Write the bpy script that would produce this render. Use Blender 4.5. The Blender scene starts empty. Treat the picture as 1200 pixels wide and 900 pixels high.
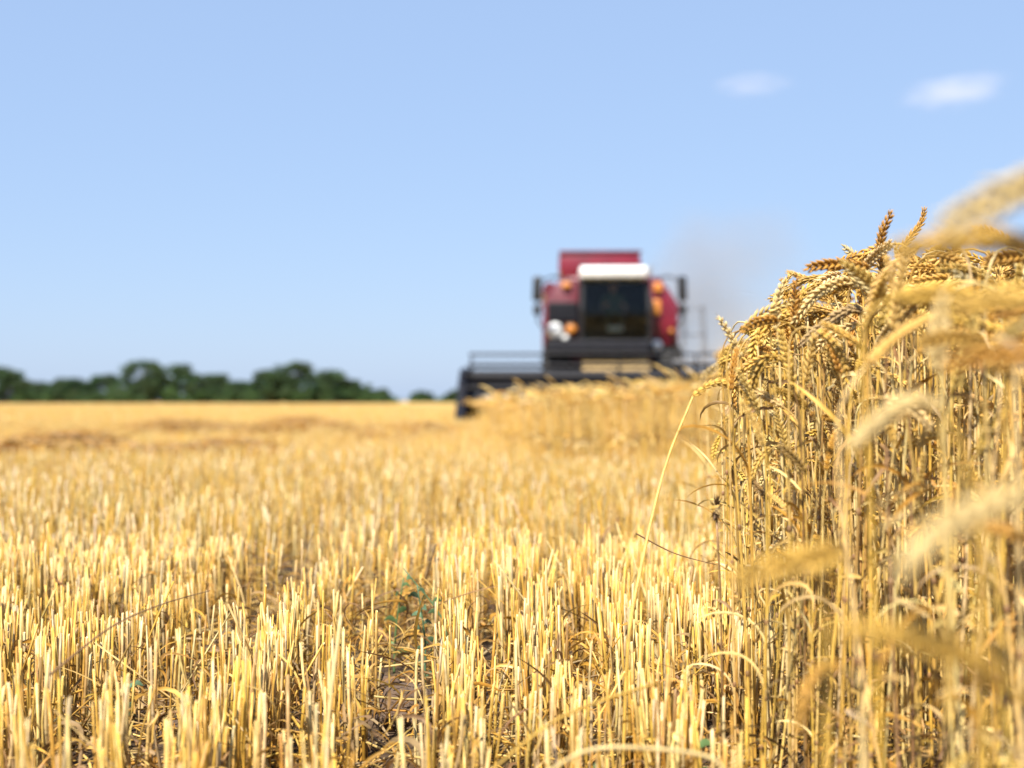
import bpy, bmesh, math, random
import numpy as np
from mathutils import Vector, Matrix

S = bpy.context.scene
COL = S.collection
R = math.radians
rng = np.random.default_rng(11)
random.seed(5)

# ------------------------------------------------------------------ camera
CAM_H, F = 0.5, 1667.0
PITCH = math.atan(20 / F)
cam_d = bpy.data.cameras.new('camera'); cam = bpy.data.objects.new('camera', cam_d); COL.objects.link(cam)
cam.location = (0, 0, CAM_H); cam.rotation_euler = (R(90) + PITCH, 0, 0)
cam_d.lens = 50; cam_d.sensor_width = 36; cam_d.clip_end = 20000; cam_d.clip_start = 0.05
cam_d.dof.use_dof = True; cam_d.dof.focus_distance = 2.02; cam_d.dof.aperture_fstop = 3.5
S.camera = cam

# ------------------------------------------------------------------ sky, sun, exposure
SUN_EL = R(54)
sx_, sy_ = -0.42, -0.907
world = bpy.data.worlds.new('World'); S.world = world; world.use_nodes = True
wn = world.node_tree.nodes; wl = world.node_tree.links
bg = wn['Background']
sky = wn.new('ShaderNodeTexSky'); sky.sky_type = 'NISHITA'; sky.sun_disc = False
sky.sun_elevation = SUN_EL
sky.sun_rotation = math.atan2(sx_, sy_)
sky.air_density = 1.0; sky.dust_density = 0.7; sky.ozone_density = 1.6
# a thin summer haze evens out the clear-sky gradient
wm = wn.new('ShaderNodeMix'); wm.data_type = 'RGBA'; wm.inputs[0].default_value = .74
wl.new(sky.outputs[0], wm.inputs[6]); wm.inputs[7].default_value = (2.42, 3.40, 5.3, 1)
wl.new(wm.outputs[2], bg.inputs['Color']); bg.inputs['Strength'].default_value = 0.083
sd = bpy.data.lights.new('sun', 'SUN'); sun = bpy.data.objects.new('sun', sd); COL.objects.link(sun)
sd.energy = 5.0; sd.angle = R(0.5); sd.color = (1.0, 0.95, 0.86)
sun_dir = Vector((sx_ * math.cos(SUN_EL), sy_ * math.cos(SUN_EL), math.sin(SUN_EL)))
sun.rotation_euler = sun_dir.to_track_quat('Z', 'Y').to_euler()
S.view_settings.view_transform = 'Standard'; S.view_settings.look = 'None'
S.view_settings.gamma = 1; S.view_settings.exposure = 1.10; S.view_settings.use_curve_mapping = False
S.render.engine = 'CYCLES'
S.cycles.use_denoising = True
S.cycles.max_bounces = 7; S.cycles.diffuse_bounces = 2; S.cycles.transmission_bounces = 6
S.cycles.volume_bounces = 5

def at(px, py, Y):
    """the world point seen at pixel (px, py) of the photograph at depth Y"""
    return np.array([(px - 600) / F * Y, Y, CAM_H - (py - 470) / F * Y])

# ------------------------------------------------------------------ materials
def mat(name, color=(.5, .5, .5), rough=.5, metal=0, spec=.5, vcol=False, trans=0, noise=0, nscale=8, bump=0, bscale=60, coat=0):
    m = bpy.data.materials.new(name); m.use_nodes = True
    n = m.node_tree.nodes; l = m.node_tree.links
    p = n['Principled BSDF']
    p.inputs['Base Color'].default_value = (*color, 1); p.inputs['Roughness'].default_value = rough
    p.inputs['Metallic'].default_value = metal; p.inputs['Specular IOR Level'].default_value = spec
    p.inputs['Coat Weight'].default_value = coat
    src = None
    if vcol:
        a = n.new('ShaderNodeAttribute'); a.attribute_name = 'col'
        oi = n.new('ShaderNodeObjectInfo')
        mx = n.new('ShaderNodeMix'); mx.data_type = 'RGBA'; mx.blend_type = 'MULTIPLY'; mx.inputs[0].default_value = 1
        l.new(a.outputs['Color'], mx.inputs[6]); l.new(oi.outputs['Color'], mx.inputs[7])
        src = mx.outputs[2]
    if noise:
        tc = n.new('ShaderNodeTexCoord')
        nz = n.new('ShaderNodeTexNoise'); nz.inputs['Scale'].default_value = nscale; nz.inputs['Detail'].default_value = 6
        l.new(tc.outputs['Object'], nz.inputs['Vector'])
        mr = n.new('ShaderNodeMapRange'); mr.inputs[1].default_value = .3; mr.inputs[2].default_value = .7
        mr.inputs[3].default_value = 1 - noise; mr.inputs[4].default_value = 1 + noise * .6
        l.new(nz.outputs[0], mr.inputs[0])
        mx2 = n.new('ShaderNodeMix'); mx2.data_type = 'RGBA'; mx2.blend_type = 'MULTIPLY'; mx2.inputs[0].default_value = 1
        if src: l.new(src, mx2.inputs[6])
        else: mx2.inputs[6].default_value = (*color, 1)
        cb = n.new('ShaderNodeCombineColor')
        for i in range(3): l.new(mr.outputs[0], cb.inputs[i])
        l.new(cb.outputs[0], mx2.inputs[7]); src = mx2.outputs[2]
    if src: l.new(src, p.inputs['Base Color'])
    if bump:
        tc = n.new('ShaderNodeTexCoord')
        nb = n.new('ShaderNodeTexNoise'); nb.inputs['Scale'].default_value = bscale; nb.inputs['Detail'].default_value = 5
        l.new(tc.outputs['Object'], nb.inputs['Vector'])
        b = n.new('ShaderNodeBump'); b.inputs['Strength'].default_value = bump; b.inputs['Distance'].default_value = .02
        l.new(nb.outputs[0], b.inputs['Height']); l.new(b.outputs[0], p.inputs['Normal'])
    if trans:
        t = n.new('ShaderNodeBsdfTranslucent'); ms = n.new('ShaderNodeMixShader'); ms.inputs[0].default_value = trans
        if src: l.new(src, t.inputs[0])
        else: t.inputs[0].default_value = (*color, 1)
        l.new(p.outputs[0], ms.inputs[1]); l.new(t.outputs[0], ms.inputs[2])
        l.new(ms.outputs[0], n['Material Output'].inputs['Surface'])
    return m

M_STRAW = mat('dry_straw', vcol=True, rough=.42, spec=.45, trans=.04, noise=.34, nscale=70)
M_EAR = mat('ripe_ear', vcol=True, rough=.5, spec=.4, trans=.05, noise=.2, nscale=160)
M_LEAF = mat('dry_leaf', vcol=True, rough=.55, spec=.3, trans=.25, noise=.3, nscale=70)
M_GREEN = mat('green_leaf', vcol=True, rough=.45, spec=.4, trans=.25, noise=.25, nscale=60)
M_TREE = mat('tree_leaf', vcol=True, rough=.6, spec=.25, trans=.2)
M_BARK = mat('bark', (.10, .075, .05), rough=.9, noise=.4, nscale=3)
M_CLOD = mat('soil_clod', (.115, .072, .045), rough=.95, noise=.4, nscale=25, bump=.8, bscale=90)

def V3(v): return np.asarray(v, float)

# ------------------------------------------------------------------ geometry arrays
class G:
    def __init__(s): s.V = []; s.Q = []; s.T = []; s.C = []; s.n = 0
    def add(s, V, Q=None, T=None, C=(1, 1, 1)):
        V = np.asarray(V, np.float32).reshape(-1, 3)
        if Q is not None and len(Q): s.Q.append(np.asarray(Q, np.int64).reshape(-1, 4) + s.n)
        if T is not None and len(T): s.T.append(np.asarray(T, np.int64).reshape(-1, 3) + s.n)
        C = np.asarray(C, np.float32)
        if C.ndim == 1: C = np.tile(C, (len(V), 1))
        s.V.append(V); s.C.append(C); s.n += len(V)
    def arrays(s):
        V = np.concatenate(s.V); C = np.concatenate(s.C)
        Q = np.concatenate(s.Q) if s.Q else np.zeros((0, 4), np.int64)
        T = np.concatenate(s.T) if s.T else np.zeros((0, 3), np.int64)
        return V, Q, T, C
    def addg(s, A): s.add(A[0], A[1], A[2], A[3])

def mesh_from(name, A, material, smooth=True):
    V, Q, T, C = A
    me = bpy.data.meshes.new(name)
    me.vertices.add(len(V)); me.vertices.foreach_set('co', np.ascontiguousarray(V, np.float32).ravel())
    loops = np.concatenate([Q.ravel(), T.ravel()]).astype(np.int32)
    me.loops.add(len(loops)); me.loops.foreach_set('vertex_index', loops)
    starts = np.concatenate([np.arange(len(Q)) * 4, len(Q) * 4 + np.arange(len(T)) * 3]).astype(np.int32)
    me.polygons.add(len(starts)); me.polygons.foreach_set('loop_start', starts)
    me.polygons.foreach_set('use_smooth', np.full(len(starts), smooth))
    me.update(calc_edges=True); me.validate()
    a = me.attributes.new('col', 'FLOAT_COLOR', 'POINT')
    a.data.foreach_set('color', np.concatenate([C, np.ones((len(C), 1))], 1).astype(np.float32).ravel())
    if material: me.materials.append(material)
    return me

def obj(name, me, parent=None):
    o = bpy.data.objects.new(name, me); COL.objects.link(o)
    if parent is not None: o.parent = parent
    return o
def tag(o, label=None, cat=None, group=None, kind=None):
    if label: o['label'] = label
    if cat: o['category'] = cat
    if group: o['group'] = group
    if kind: o['kind'] = kind
    return o
def empty(name, loc, rz=0):
    o = bpy.data.objects.new(name, None); COL.objects.link(o); o.location = tuple(loc); o.rotation_euler = (0, 0, rz)
    o.empty_display_size = .05
    return o

def nrm(v): return v / (np.linalg.norm(v) + 1e-12)
def frames(P):
    P = V3(P); k = len(P)
    T = np.gradient(P, axis=0); T /= np.linalg.norm(T, axis=1)[:, None] + 1e-12
    ref = np.array([0, 1., 0]) if abs(T[0][1]) < .9 else np.array([1., 0, 0])
    U = np.zeros_like(P); u = nrm(np.cross(ref, T[0]))
    for i in range(k):
        u = nrm(u - T[i] * np.dot(u, T[i])); U[i] = u
    return T, U, np.cross(T, U)
def tube(P, rad, n=6, c=(1, 1, 1), cap=True):
    P = V3(P); k = len(P); T, U, W = frames(P); rad = np.broadcast_to(rad, (k,))
    a = np.arange(n) * 2 * math.pi / n
    V = P[:, None] + (U[:, None] * np.cos(a)[None, :, None] + W[:, None] * np.sin(a)[None, :, None]) * rad[:, None, None]
    i = np.arange(k - 1)[:, None] * n; j = np.arange(n)[None]; j2 = (j + 1) % n
    Q = np.stack([i + j, i + j2, i + n + j2, i + n + j], -1).reshape(-1, 4)
    V = V.reshape(-1, 3); C = np.asarray(c, float)
    C = np.repeat(C, n, 0) if C.ndim == 2 else np.tile(C, (len(V), 1))
    Tr = []
    if cap:
        V = np.concatenate([V, P[-1:]]); C = np.concatenate([C, C[-1:]]); m = len(V) - 1
        Tr = [[(k - 1) * n + x, (k - 1) * n + (x + 1) % n, m] for x in range(n)]
    return V, Q, np.array(Tr, np.int64).reshape(-1, 3), C
def ribbon(P, w, c, roll=0, twist=0, fold=.3):
    """a leaf blade: three vertices across, so it is creased along its midrib"""
    P = V3(P); k = len(P); T, U, W = frames(P); w = np.broadcast_to(w, (k,))
    a = roll + twist * np.linspace(0, 1, k)
    A = U * np.cos(a)[:, None] + W * np.sin(a)[:, None]; B = np.cross(T, A)
    V = np.stack([P - A * w[:, None] / 2 + B * w[:, None] * fold, P, P + A * w[:, None] / 2 + B * w[:, None] * fold], 1).reshape(-1, 3)
    Q = []
    for i in range(k - 1):
        for j in range(2): Q.append([i * 3 + j, i * 3 + j + 1, i * 3 + 3 + j + 1, i * 3 + 3 + j])
    C = np.asarray(c, float); C = np.repeat(C, 3, 0) if C.ndim == 2 else C
    return V, np.array(Q), np.zeros((0, 3), np.int64), C if np.ndim(C) == 2 else np.tile(C, (len(V), 1))
def smooth_path(pts, k):
    pts = V3(pts); n = len(pts)
    P = np.concatenate([[2 * pts[0] - pts[1]], pts, [2 * pts[-1] - pts[-2]]])
    out = []
    for t in np.linspace(0, n - 1 - 1e-6, k):
        i = int(t); f = t - i; p0, p1, p2, p3 = P[i:i + 4]
        out.append(.5 * ((2 * p1) + (-p0 + p2) * f + (2 * p0 - 5 * p1 + 4 * p2 - p3) * f * f + (-p0 + 3 * p1 - 3 * p2 + p3) * f ** 3))
    return np.array(out)

PALE = np.array([.68, .505, .22]); GOLD = np.array([.60, .365, .07]); ORANGE = np.array([.46, .225, .035])
BROWN = np.array([.22, .12, .05]); GREY = np.array([.42, .32, .17])
def straw_col(r, w=(.36, .36, .17, .06, .05)):
    b = np.array([PALE, GOLD, ORANGE, BROWN, GREY])[r.choice(5, p=np.array(w) / sum(w))]
    b2 = (PALE, GOLD)[r.integers(2)]
    t = r.random() * .5
    return np.clip((b * (1 - t) + b2 * t) * r.uniform(.85, 1.1), 0, .88)

def floret_tpl(n, rings):
    a = np.arange(n) * 2 * math.pi / n
    V = []; 
    for z, rr in rings: V += [[math.cos(x) * rr, math.sin(x) * rr * .8, z] for x in a]
    V.append([0, 0, 0]); V.append([0, 0, 1.0]); k = len(rings)
    Q = []; T = []
    for i in range(k - 1):
        for j in range(n): Q.append([i * n + j, i * n + (j + 1) % n, (i + 1) * n + (j + 1) % n, (i + 1) * n + j])
    b, t = len(V) - 2, len(V) - 1
    for j in range(n): T.append([(j + 1) % n, j, b]); T.append([(k - 1) * n + j, (k - 1) * n + (j + 1) % n, t])
    return np.array(V, float), np.array(Q), np.array(T)
FL_HI = floret_tpl(5, [(.14, .75), (.42, 1.0), (.72, .62)])
FL_LO = floret_tpl(3, [(.32, 1.0), (.7, .7)])

def ear(P, r, lod=0, col=None, size=1.0):
    """spikelets in two rows up the rachis; P is the rachis path (k,3)"""
    g = G(); P = V3(P)
    seg = np.linalg.norm(np.diff(P, axis=0), axis=1); s = np.concatenate([[0], np.cumsum(seg)]); L = s[-1]
    T, U, W = frames(P)
    base = col if col is not None else straw_col(r, (.3, .5, .17, .02, .01))
    g.addg(tube(P, .0011, 4, base * .8))
    n = int(L / (.0042 if lod == 0 else .0062)); tpl = FL_HI if lod == 0 else FL_LO
    rot = r.uniform(0, 3.14)
    for i in range(n + 1):
        f = (i + .2) / (n + .6); d = f * L
        p = np.array([np.interp(d, s, P[:, q]) for q in range(3)])
        t = nrm(np.array([np.interp(d, s, T[:, q]) for q in range(3)]))
        u0 = nrm(np.array([np.interp(d, s, U[:, q]) for q in range(3)])); w0 = np.cross(t, u0)
        u = u0 * math.cos(rot) + w0 * math.sin(rot); w = np.cross(t, u)
        side = 1 if i % 2 else -1
        env = (.55 + .45 * math.sin(math.pi * min(1, .18 + f * .8))) * size * r.uniform(.9, 1.1)
        fl = [(-1, .40), (0, .56), (1, .40)] if i < n else [(0, 0), (-1, .15), (1, .15)]
        for wv, out in fl:
            d1 = nrm(t + side * u * out * r.uniform(.8, 1.2) + w * wv * .34 + r.normal(0, .04, 3))
            e1 = nrm(np.cross(d1, w + u * .01)); e2 = np.cross(d1, e1)
            LL = .0122 * env * (1 if wv else 1.12) * (1.25 if lod else 1); rr = .00215 * env * (1.35 if lod else 1)
            Vt = tpl[0]
            V = p + side * u * .0012 + w * wv * .0012 + d1 * (Vt[:, 2:3] * LL) + e1 * Vt[:, 0:1] * rr + e2 * Vt[:, 1:2] * rr
            c = np.clip(base * r.uniform(.82, 1.15), 0, .9)
            C = np.tile(c, (len(V), 1)); C[-1] = c * .85 + np.array([.1, .07, .03]); C[-2] = c * .8
            g.add(V, tpl[1], tpl[2], C)
            if lod == 0 and r.random() < .55:      # the short beak on a glume
                tip = p + d1 * LL * .93; q = tip + (d1 + r.normal(0, .12, 3)) * .0035 * r.uniform(.6, 1.6)
                g.add([tip + e1 * .0004, tip - e1 * .0004, q], None, [[0, 1, 2]], c)
    return g.arrays()

def leaf_geo(p0, az, L, r, w=.007, c=None, up=.5, n=9):
    """a dried hanging leaf from p0"""
    th = R(8) + r.uniform(0, .45); pts = [V3(p0)]; d_az = r.normal(0, .8)
    droop = r.uniform(.5, 2.7)
    for i in range(n - 1):
        f = i / (n - 2); a = th + droop * f ** .8
        dirv = np.array([math.sin(a) * math.cos(az), math.sin(a) * math.sin(az), math.cos(a) * (1 if f < .5 else 1)])
        pts.append(pts[-1] + dirv * L / (n - 1)); az += d_az * .3
    ww = w * np.array([.6] + [1] * (n - 4) + [.8, .5, .06])
    c = straw_col(r, (.2, .3, .25, .15, .1)) if c is None else c
    return ribbon(pts, ww, c, roll=r.uniform(0, 3), twist=r.normal(0, 2.2), fold=r.uniform(.1, .4))

def plant_parts(r, H=.62, lean=0, B=1.6, earL=.088, lod=0, nleaf=2):
    """stem + ear + leaves, bending in the local x-z plane"""
    n1 = 13 if lod == 0 else 7; neck = r.uniform(.045, .09)
    ds = H / (n1 - 1) 
    ss = np.unique(np.concatenate([np.linspace(0, H - neck, n1 // 2 + 1), np.linspace(H - neck, H, n1 // 2 + 1)]))
    th = lean; p = np.zeros(3); P = [p.copy()]; wob = r.normal(0, .02)
    Y = 0
    for a, b in zip(ss[:-1], ss[1:]):
        m = (a + b) / 2; f = np.clip((m - (H - neck)) / neck, 0, 1)
        t = th + wob * math.sin(m * 9) + B * .78 * f * f * (3 - 2 * f)
        Y += r.normal(0, .0012)
        p = p + np.array([math.sin(t), 0, math.cos(t)]) * (b - a); p[1] = Y; P.append(p.copy())
    P = np.array(P); rad = np.interp(ss, [0, H * .5, H], [.0021, .0018, .0011])
    c0 = straw_col(r, (.45, .4, .1, .02, .03)); Cs = np.tile(c0, (len(P), 1))
    stem = G(); stem.addg(tube(P, rad, 6 if lod == 0 else 3, Cs, cap=False))
    if lod == 0:
        for hn in (.28, .58):
            q = np.array([[np.interp(hn * H + dz, ss, P[:, k]) for k in range(3)] for dz in (-.004, -.0015, .0015, .004)])
            stem.addg(tube(q, [.0019, .0029, .0029, .0019], 6, BROWN * 1.2, cap=False))
    tE = th + B * .78; E = [P[-1]]; ne = 8 if lod == 0 else 5; curl = B * .35 + r.normal(0, .15)
    for i in range(ne):
        t = tE + curl * (i + .5) / ne; E.append(E[-1] + np.array([math.sin(t), 0, math.cos(t)]) * earL / ne)
    e = ear(E, r, lod)
    leaves = []
    for i in range(nleaf):
        z = r.uniform(.25, .75) * H; q = np.array([np.interp(z, ss, P[:, k]) for k in range(3)])
        leaves.append(leaf_geo(q, r.uniform(0, 6.28), r.uniform(.06, .15), r, n=9 if lod == 0 else 6, w=r.uniform(.0025, .006)))
    return stem.arrays(), e, leaves, P, E

def merge(*As):
    g = G()
    for A in As: g.add(*A)
    return g.arrays()
def instances(A, pos, rz, sc, tiltx=None, tilty=None, tint=None):
    """many placed copies of an array mesh, in one go"""
    V, Q, T, C = A; n = len(pos); pos = np.asarray(pos, float); sc = np.asarray(sc, float)
    if sc.ndim == 1: sc = np.stack([sc, sc, sc], 1)
    X = V[None] * sc[:, None, :]
    c, s = np.cos(rz)[:, None], np.sin(rz)[:, None]
    x = X[..., 0] * c - X[..., 1] * s; y = X[..., 0] * s + X[..., 1] * c; z = X[..., 2]
    if tiltx is not None: x = x + z * tiltx[:, None]; y = y + z * tilty[:, None]
    X = np.stack([x, y, z], -1) + pos[:, None]
    m = len(V); off = (np.arange(n) * m)[:, None, None]
    Qo = (Q[None] + off).reshape(-1, 4) if len(Q) else Q; To = (T[None] + off).reshape(-1, 3) if len(T) else T
    Co = C[None] * (tint[:, None, :] if tint is not None else np.ones((n, 1, 3)))
    return X.reshape(-1, 3), Qo, To, np.clip(Co.reshape(-1, 3), 0, .9)

# ------------------------------------------------------------------ ground
_w = [(rng.uniform(0, 6.28), rng.uniform(0, 6.28), f, a) for f, a in
      [(3, .010), (5, .008), (9, .006), (14, .005), (23, .004), (37, .0035), (.5, .02), (.22, .03), (61, .0025)] for _ in range(2)]
def ground(x, y):
    x = np.asarray(x, float); y = np.asarray(y, float); h = np.zeros(np.broadcast(x, y).shape)
    for a, p, f, am in _w: h = h + am * .7 * np.sin((x * math.cos(a) + y * math.sin(a)) * f + p)
    d = np.hypot(x, y); near = h * np.clip(1.2 - d / 80, 0, 1)
    return near
def axis(n, lo, hi, a=.8):
    kp = math.log(hi / a + 1); kn = math.log(-lo / a + 1); m = int(n * kn / (kp + kn))
    return np.concatenate([-(np.exp(np.linspace(kn, 0, m, endpoint=False)) - 1) * a, (np.exp(np.linspace(0, kp, n - m)) - 1) * a])
gx = axis(420, -6000, 6000, 1.2); gy = axis(380, -200, 7000, 1.0)
GX, GY = np.meshgrid(gx, gy); GZ = ground(GX, GY)
V = np.stack([GX, GY, GZ], -1).reshape(-1, 3); nx = len(gx); ny = len(gy)
ii = (np.arange(ny - 1)[:, None] * nx + np.arange(nx - 1)[None]).ravel()
M_SOIL = bpy.data.materials.new('field_soil'); M_SOIL.use_nodes = True
n = M_SOIL.node_tree.nodes; l = M_SOIL.node_tree.links; p = n['Principled BSDF']
tc = n.new('ShaderNodeTexCoord')
def noise_node(scale, detail=6, vec=None):
    z = n.new('ShaderNodeTexNoise'); z.inputs['Scale'].default_value = scale; z.inputs['Detail'].default_value = detail
    l.new(vec or tc.outputs['Object'], z.inputs['Vector']); return z
def ramp(stops):
    z = n.new('ShaderNodeValToRGB'); e = z.color_ramp.elements
    e[0].position, e[0].color = stops[0][0], (*stops[0][1], 1); e[1].position, e[1].color = stops[-1][0], (*stops[-1][1], 1)
    for s_, c_ in stops[1:-1]: q = e.new(s_); q.color = (*c_, 1)
    return z
n1 = noise_node(14, 8); r1 = ramp([(.3, (.035, .022, .013)), (.55, (.075, .047, .027)), (.75, (.15, .10, .058))]); l.new(n1.outputs[0], r1.inputs[0])
# trampled straw and chaff lying on the soil, closed cover further out where the straws are not modelled one by one
n2 = noise_node(.9, 8); r2 = ramp([(.25, (.40, .25, .075)), (.5, (.50, .34, .12)), (.75, (.58, .42, .17))]); l.new(n2.outputs[0], r2.inputs[0])
sp = n.new('ShaderNodeSeparateXYZ'); l.new(tc.outputs['Object'], sp.inputs[0])
mr = n.new('ShaderNodeMapRange'); mr.inputs[1].default_value = 4.5; mr.inputs[2].default_value = 22; l.new(sp.outputs[1], mr.inputs[0])
n3 = noise_node(35, 5); ad = n.new('ShaderNodeMath'); ad.operation = 'ADD'; l.new(mr.outputs[0], ad.inputs[0]); l.new(n3.outputs[0], ad.inputs[1])
mr2 = n.new('ShaderNodeMapRange'); mr2.inputs[1].default_value = .56; mr2.inputs[2].default_value = .72; l.new(ad.outputs[0], mr2.inputs[0])
mx = n.new('ShaderNodeMix'); mx.data_type = 'RGBA'; l.new(mr2.outputs[0], mx.inputs[0]); l.new(r1.outputs[0], mx.inputs[6]); l.new(r2.outputs[0], mx.inputs[7])
l.new(mx.outputs[2], p.inputs['Base Color']); p.inputs['Roughness'].default_value = .9; p.inputs['Specular IOR Level'].default_value = .2
nb = noise_node(60, 6); b = n.new('ShaderNodeBump'); b.inputs['Strength'].default_value = .7; b.inputs['Distance'].default_value = .01
l.new(nb.outputs[0], b.inputs['Height']); l.new(b.outputs[0], p.inputs['Normal'])
me = mesh_from('field_ground', (V, np.stack([ii, ii + 1, ii + nx + 1, ii + nx], 1), np.zeros((0, 3), np.int64), np.ones_like(V)), M_SOIL)
tag(obj('field_ground', me), 'brown soil of the harvested wheat field under stubble', None, None, 'structure')

# ------------------------------------------------------------------ trees on the horizon
def leaf_cloud(r, centers, radii, per, size, cols):
    n = len(centers) * per
    c = np.repeat(centers, per, 0); rad = np.repeat(radii, per, 0)
    d = r.normal(size=(n, 3)); d /= np.linalg.norm(d, axis=1)[:, None]
    pos = c + d * rad * (r.random((n, 1)) ** .45)
    a = r.normal(size=(n, 3)); a /= np.linalg.norm(a, axis=1)[:, None]
    bb = np.cross(a, r.normal(size=(n, 3))); bb /= np.linalg.norm(bb, axis=1)[:, None]
    s = size * r.uniform(.6, 1.4, (n, 1))
    V = np.stack([pos - a * s, pos - bb * s * .5, pos + a * s, pos + bb * s * .5], 1).reshape(-1, 3)
    Q = np.arange(n * 4).reshape(-1, 4)
    cc = np.repeat(np.repeat(cols, per, 0) * r.uniform(.75, 1.3, (n, 1)), 4, 0)
    return V, Q, np.zeros((0, 3), np.int64), np.clip(cc, 0, .9)
def make_tree(px, d, wpx, top, label, seed, tone=1.0, low=.12, group=None):
    r = np.random.default_rng(seed)
    H = CAM_H + (470 - top) / F * d; Wd = wpx * 1.5 / F * d / 2
    root = empty('tree', (at(px, 470, d)[0], d, 0), r.uniform(0, 6.28)); tag(root, label, 'tree', group)
    wood = G(); P = smooth_path([[0, 0, -.2], [r.normal(0, .1), r.normal(0, .1), H * .3], [r.normal(0, .3), r.normal(0, .3), H * .75]], 8)
    wood.addg(tube(P, np.linspace(.035, .012, 8) * H, 8, (1, 1, 1)))
    centers, radii, cols = [], [], []
    nc = 84
    for i in range(nc):
        a = r.uniform(0, 6.28); z = r.uniform(.05, .9); prof = math.sqrt(1 - z ** 2.2)
        rad = Wd * .8 * prof * math.sqrt(r.random()); c = np.array([math.cos(a) * rad, math.sin(a) * rad, H * z])
        centers.append(c); q = r.uniform(.11, .19) * (H * .5 + Wd * .5); radii.append([q * 1.15, q * 1.15, q * .75])
        cols.append(np.array([.036, .066, .024]) * tone * r.uniform(.7, 1.5) * np.array([r.uniform(.8, 1.25), 1, 1]))
        if i % 3 == 0:
            s0 = P[min(6, int(z * 6))]; wood.addg(tube(smooth_path([s0, (s0 + c) / 2 + [0, 0, .3], c], 5), np.linspace(.012, .004, 5) * H, 5, (1, 1, 1)))
    for i in range(18):
        a = r.uniform(0, 6.28); c = np.array([math.cos(a) * Wd * r.uniform(.3, .95), math.sin(a) * Wd * .8, H * r.uniform(.03, .3)])
        centers.append(c); radii.append(np.array([1.5, 1.5, 1.1]) * r.uniform(.8, 1.3)); cols.append(np.array([.05, .095, .028]) * tone * r.uniform(.7, 1.4))
    centers.append([0, 0, H * .88]); radii.append([Wd * .3, Wd * .3, H * .1]); cols.append(cols[0])
    A = leaf_cloud(r, np.array(centers), np.array(radii), 180, .20, np.array(cols))
    obj('trunk', mesh_from('trunk', wood.arrays(), M_BARK), root)
    obj('crown', mesh_from('crown', A, M_TREE, False), root)
    return root
for i, (px, d, w, top, tone, lab) in enumerate([
    (6, 290, 54, 429, .9, 'dark tall tree cut by the left edge of the photo'),
    (44, 310, 50, 447, 1.0, 'low green tree just right of the tall edge tree'),
    (82, 300, 54, 443, .95, 'low rounded tree between the edge tree and the tall clump'),
    (126, 305, 52, 438, 1.0, 'sloping tree at the left foot of the highest clump'),
    (168, 295, 62, 421, 1.0, 'tallest round crowned tree of the left clump'),
    (204, 300, 58, 425, 1.05, 'broad tree on the right shoulder of the tallest one'),
    (246, 305, 54, 437, .95, 'medium tree in the dip between two high clumps'),
    (284, 300, 46, 446, 1.05, 'lowest tree in the gap before the second high clump'),
    (318, 290, 50, 432, .9, 'tree on the left shoulder of the second high clump'),
    (346, 295, 56, 422, 1.15, 'peak tree of the second high clump, lighter green'),
    (384, 300, 52, 433, 1.0, 'tree falling away to the right of the second peak'),
    (414, 305, 48, 444, .95, 'smaller tree near the right end of the long tree belt'),
    (440, 310, 40, 456, 1.0, 'last low tree at the right end of the tree belt'),
    (495, 420, 26, 458, .9, 'tiny lone far tree in the sky gap past the belt'),
    (536, 400, 30, 457, .95, 'tiny far tree just left of the harvester header')]):
    make_tree(px, d, w, top, lab, 100 + i, tone, group='trees of the far tree belt')

# ------------------------------------------------------------------ clouds, dust
def volume_mat(name, color, dens, nscale, thr, soft, aniso=-.2, seed=0, absorb=None):
    m = bpy.data.materials.new(name); m.use_nodes = True; n = m.node_tree.nodes; l = m.node_tree.links
    n.remove(n['Principled BSDF']); v = n.new('ShaderNodeVolumePrincipled')
    v.inputs['Color'].default_value = (*color, 1); v.inputs['Anisotropy'].default_value = aniso
    tc = n.new('ShaderNodeTexCoord'); nz = n.new('ShaderNodeTexNoise'); nz.noise_dimensions = '4D'
    nz.inputs['W'].default_value = seed; nz.inputs['Scale'].default_value = nscale; nz.inputs['Detail'].default_value = 4
    l.new(tc.outputs['Object'], nz.inputs['Vector'])
    ln = n.new('ShaderNodeVectorMath'); ln.operation = 'LENGTH'; l.new(tc.outputs['Object'], ln.inputs[0])
    a = n.new('ShaderNodeMath'); a.operation = 'SUBTRACT'; a.inputs[0].default_value = 1; l.new(ln.outputs['Value'], a.inputs[1])
    b = n.new('ShaderNodeMath'); b.operation = 'MULTIPLY_ADD'; l.new(nz.outputs[0], b.inputs[0]); b.inputs[1].default_value = 2.4
    b.inputs[2].default_value = -1.2
    c = n.new('ShaderNodeMath'); c.operation = 'ADD'; l.new(a.outputs[0], c.inputs[0]); l.new(b.outputs[0], c.inputs[1])
    mr = n.new('ShaderNodeMapRange'); mr.inputs[1].default_value = thr; mr.inputs[2].default_value = thr + soft
    mr.inputs[3].default_value = 0; mr.inputs[4].default_value = dens; l.new(c.outputs[0], mr.inputs[0])
    # fade to nothing at the hull, so that the hull never shows
    e = n.new('ShaderNodeMapRange'); e.inputs[1].default_value = 0; e.inputs[2].default_value = .3; l.new(a.outputs[0], e.inputs[0])
    f = n.new('ShaderNodeMath'); f.operation = 'MULTIPLY'; l.new(mr.outputs[0], f.inputs[0]); l.new(e.outputs[0], f.inputs[1])
    l.new(f.outputs[0], v.inputs['Density']); l.new(v.outputs[0], n['Material Output'].inputs['Volume'])
    return m
def ball(name, loc, scale, material, rot=0):
    bm = bmesh.new(); bmesh.ops.create_icosphere(bm, subdivisions=3, radius=1); me = bpy.data.meshes.new(name); bm.to_mesh(me); bm.free()
    me.materials.append(material); o = obj(name, me); o.location = tuple(loc); o.scale = scale; o.rotation_euler = (0, rot, 0); return o
D = 2400.
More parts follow.
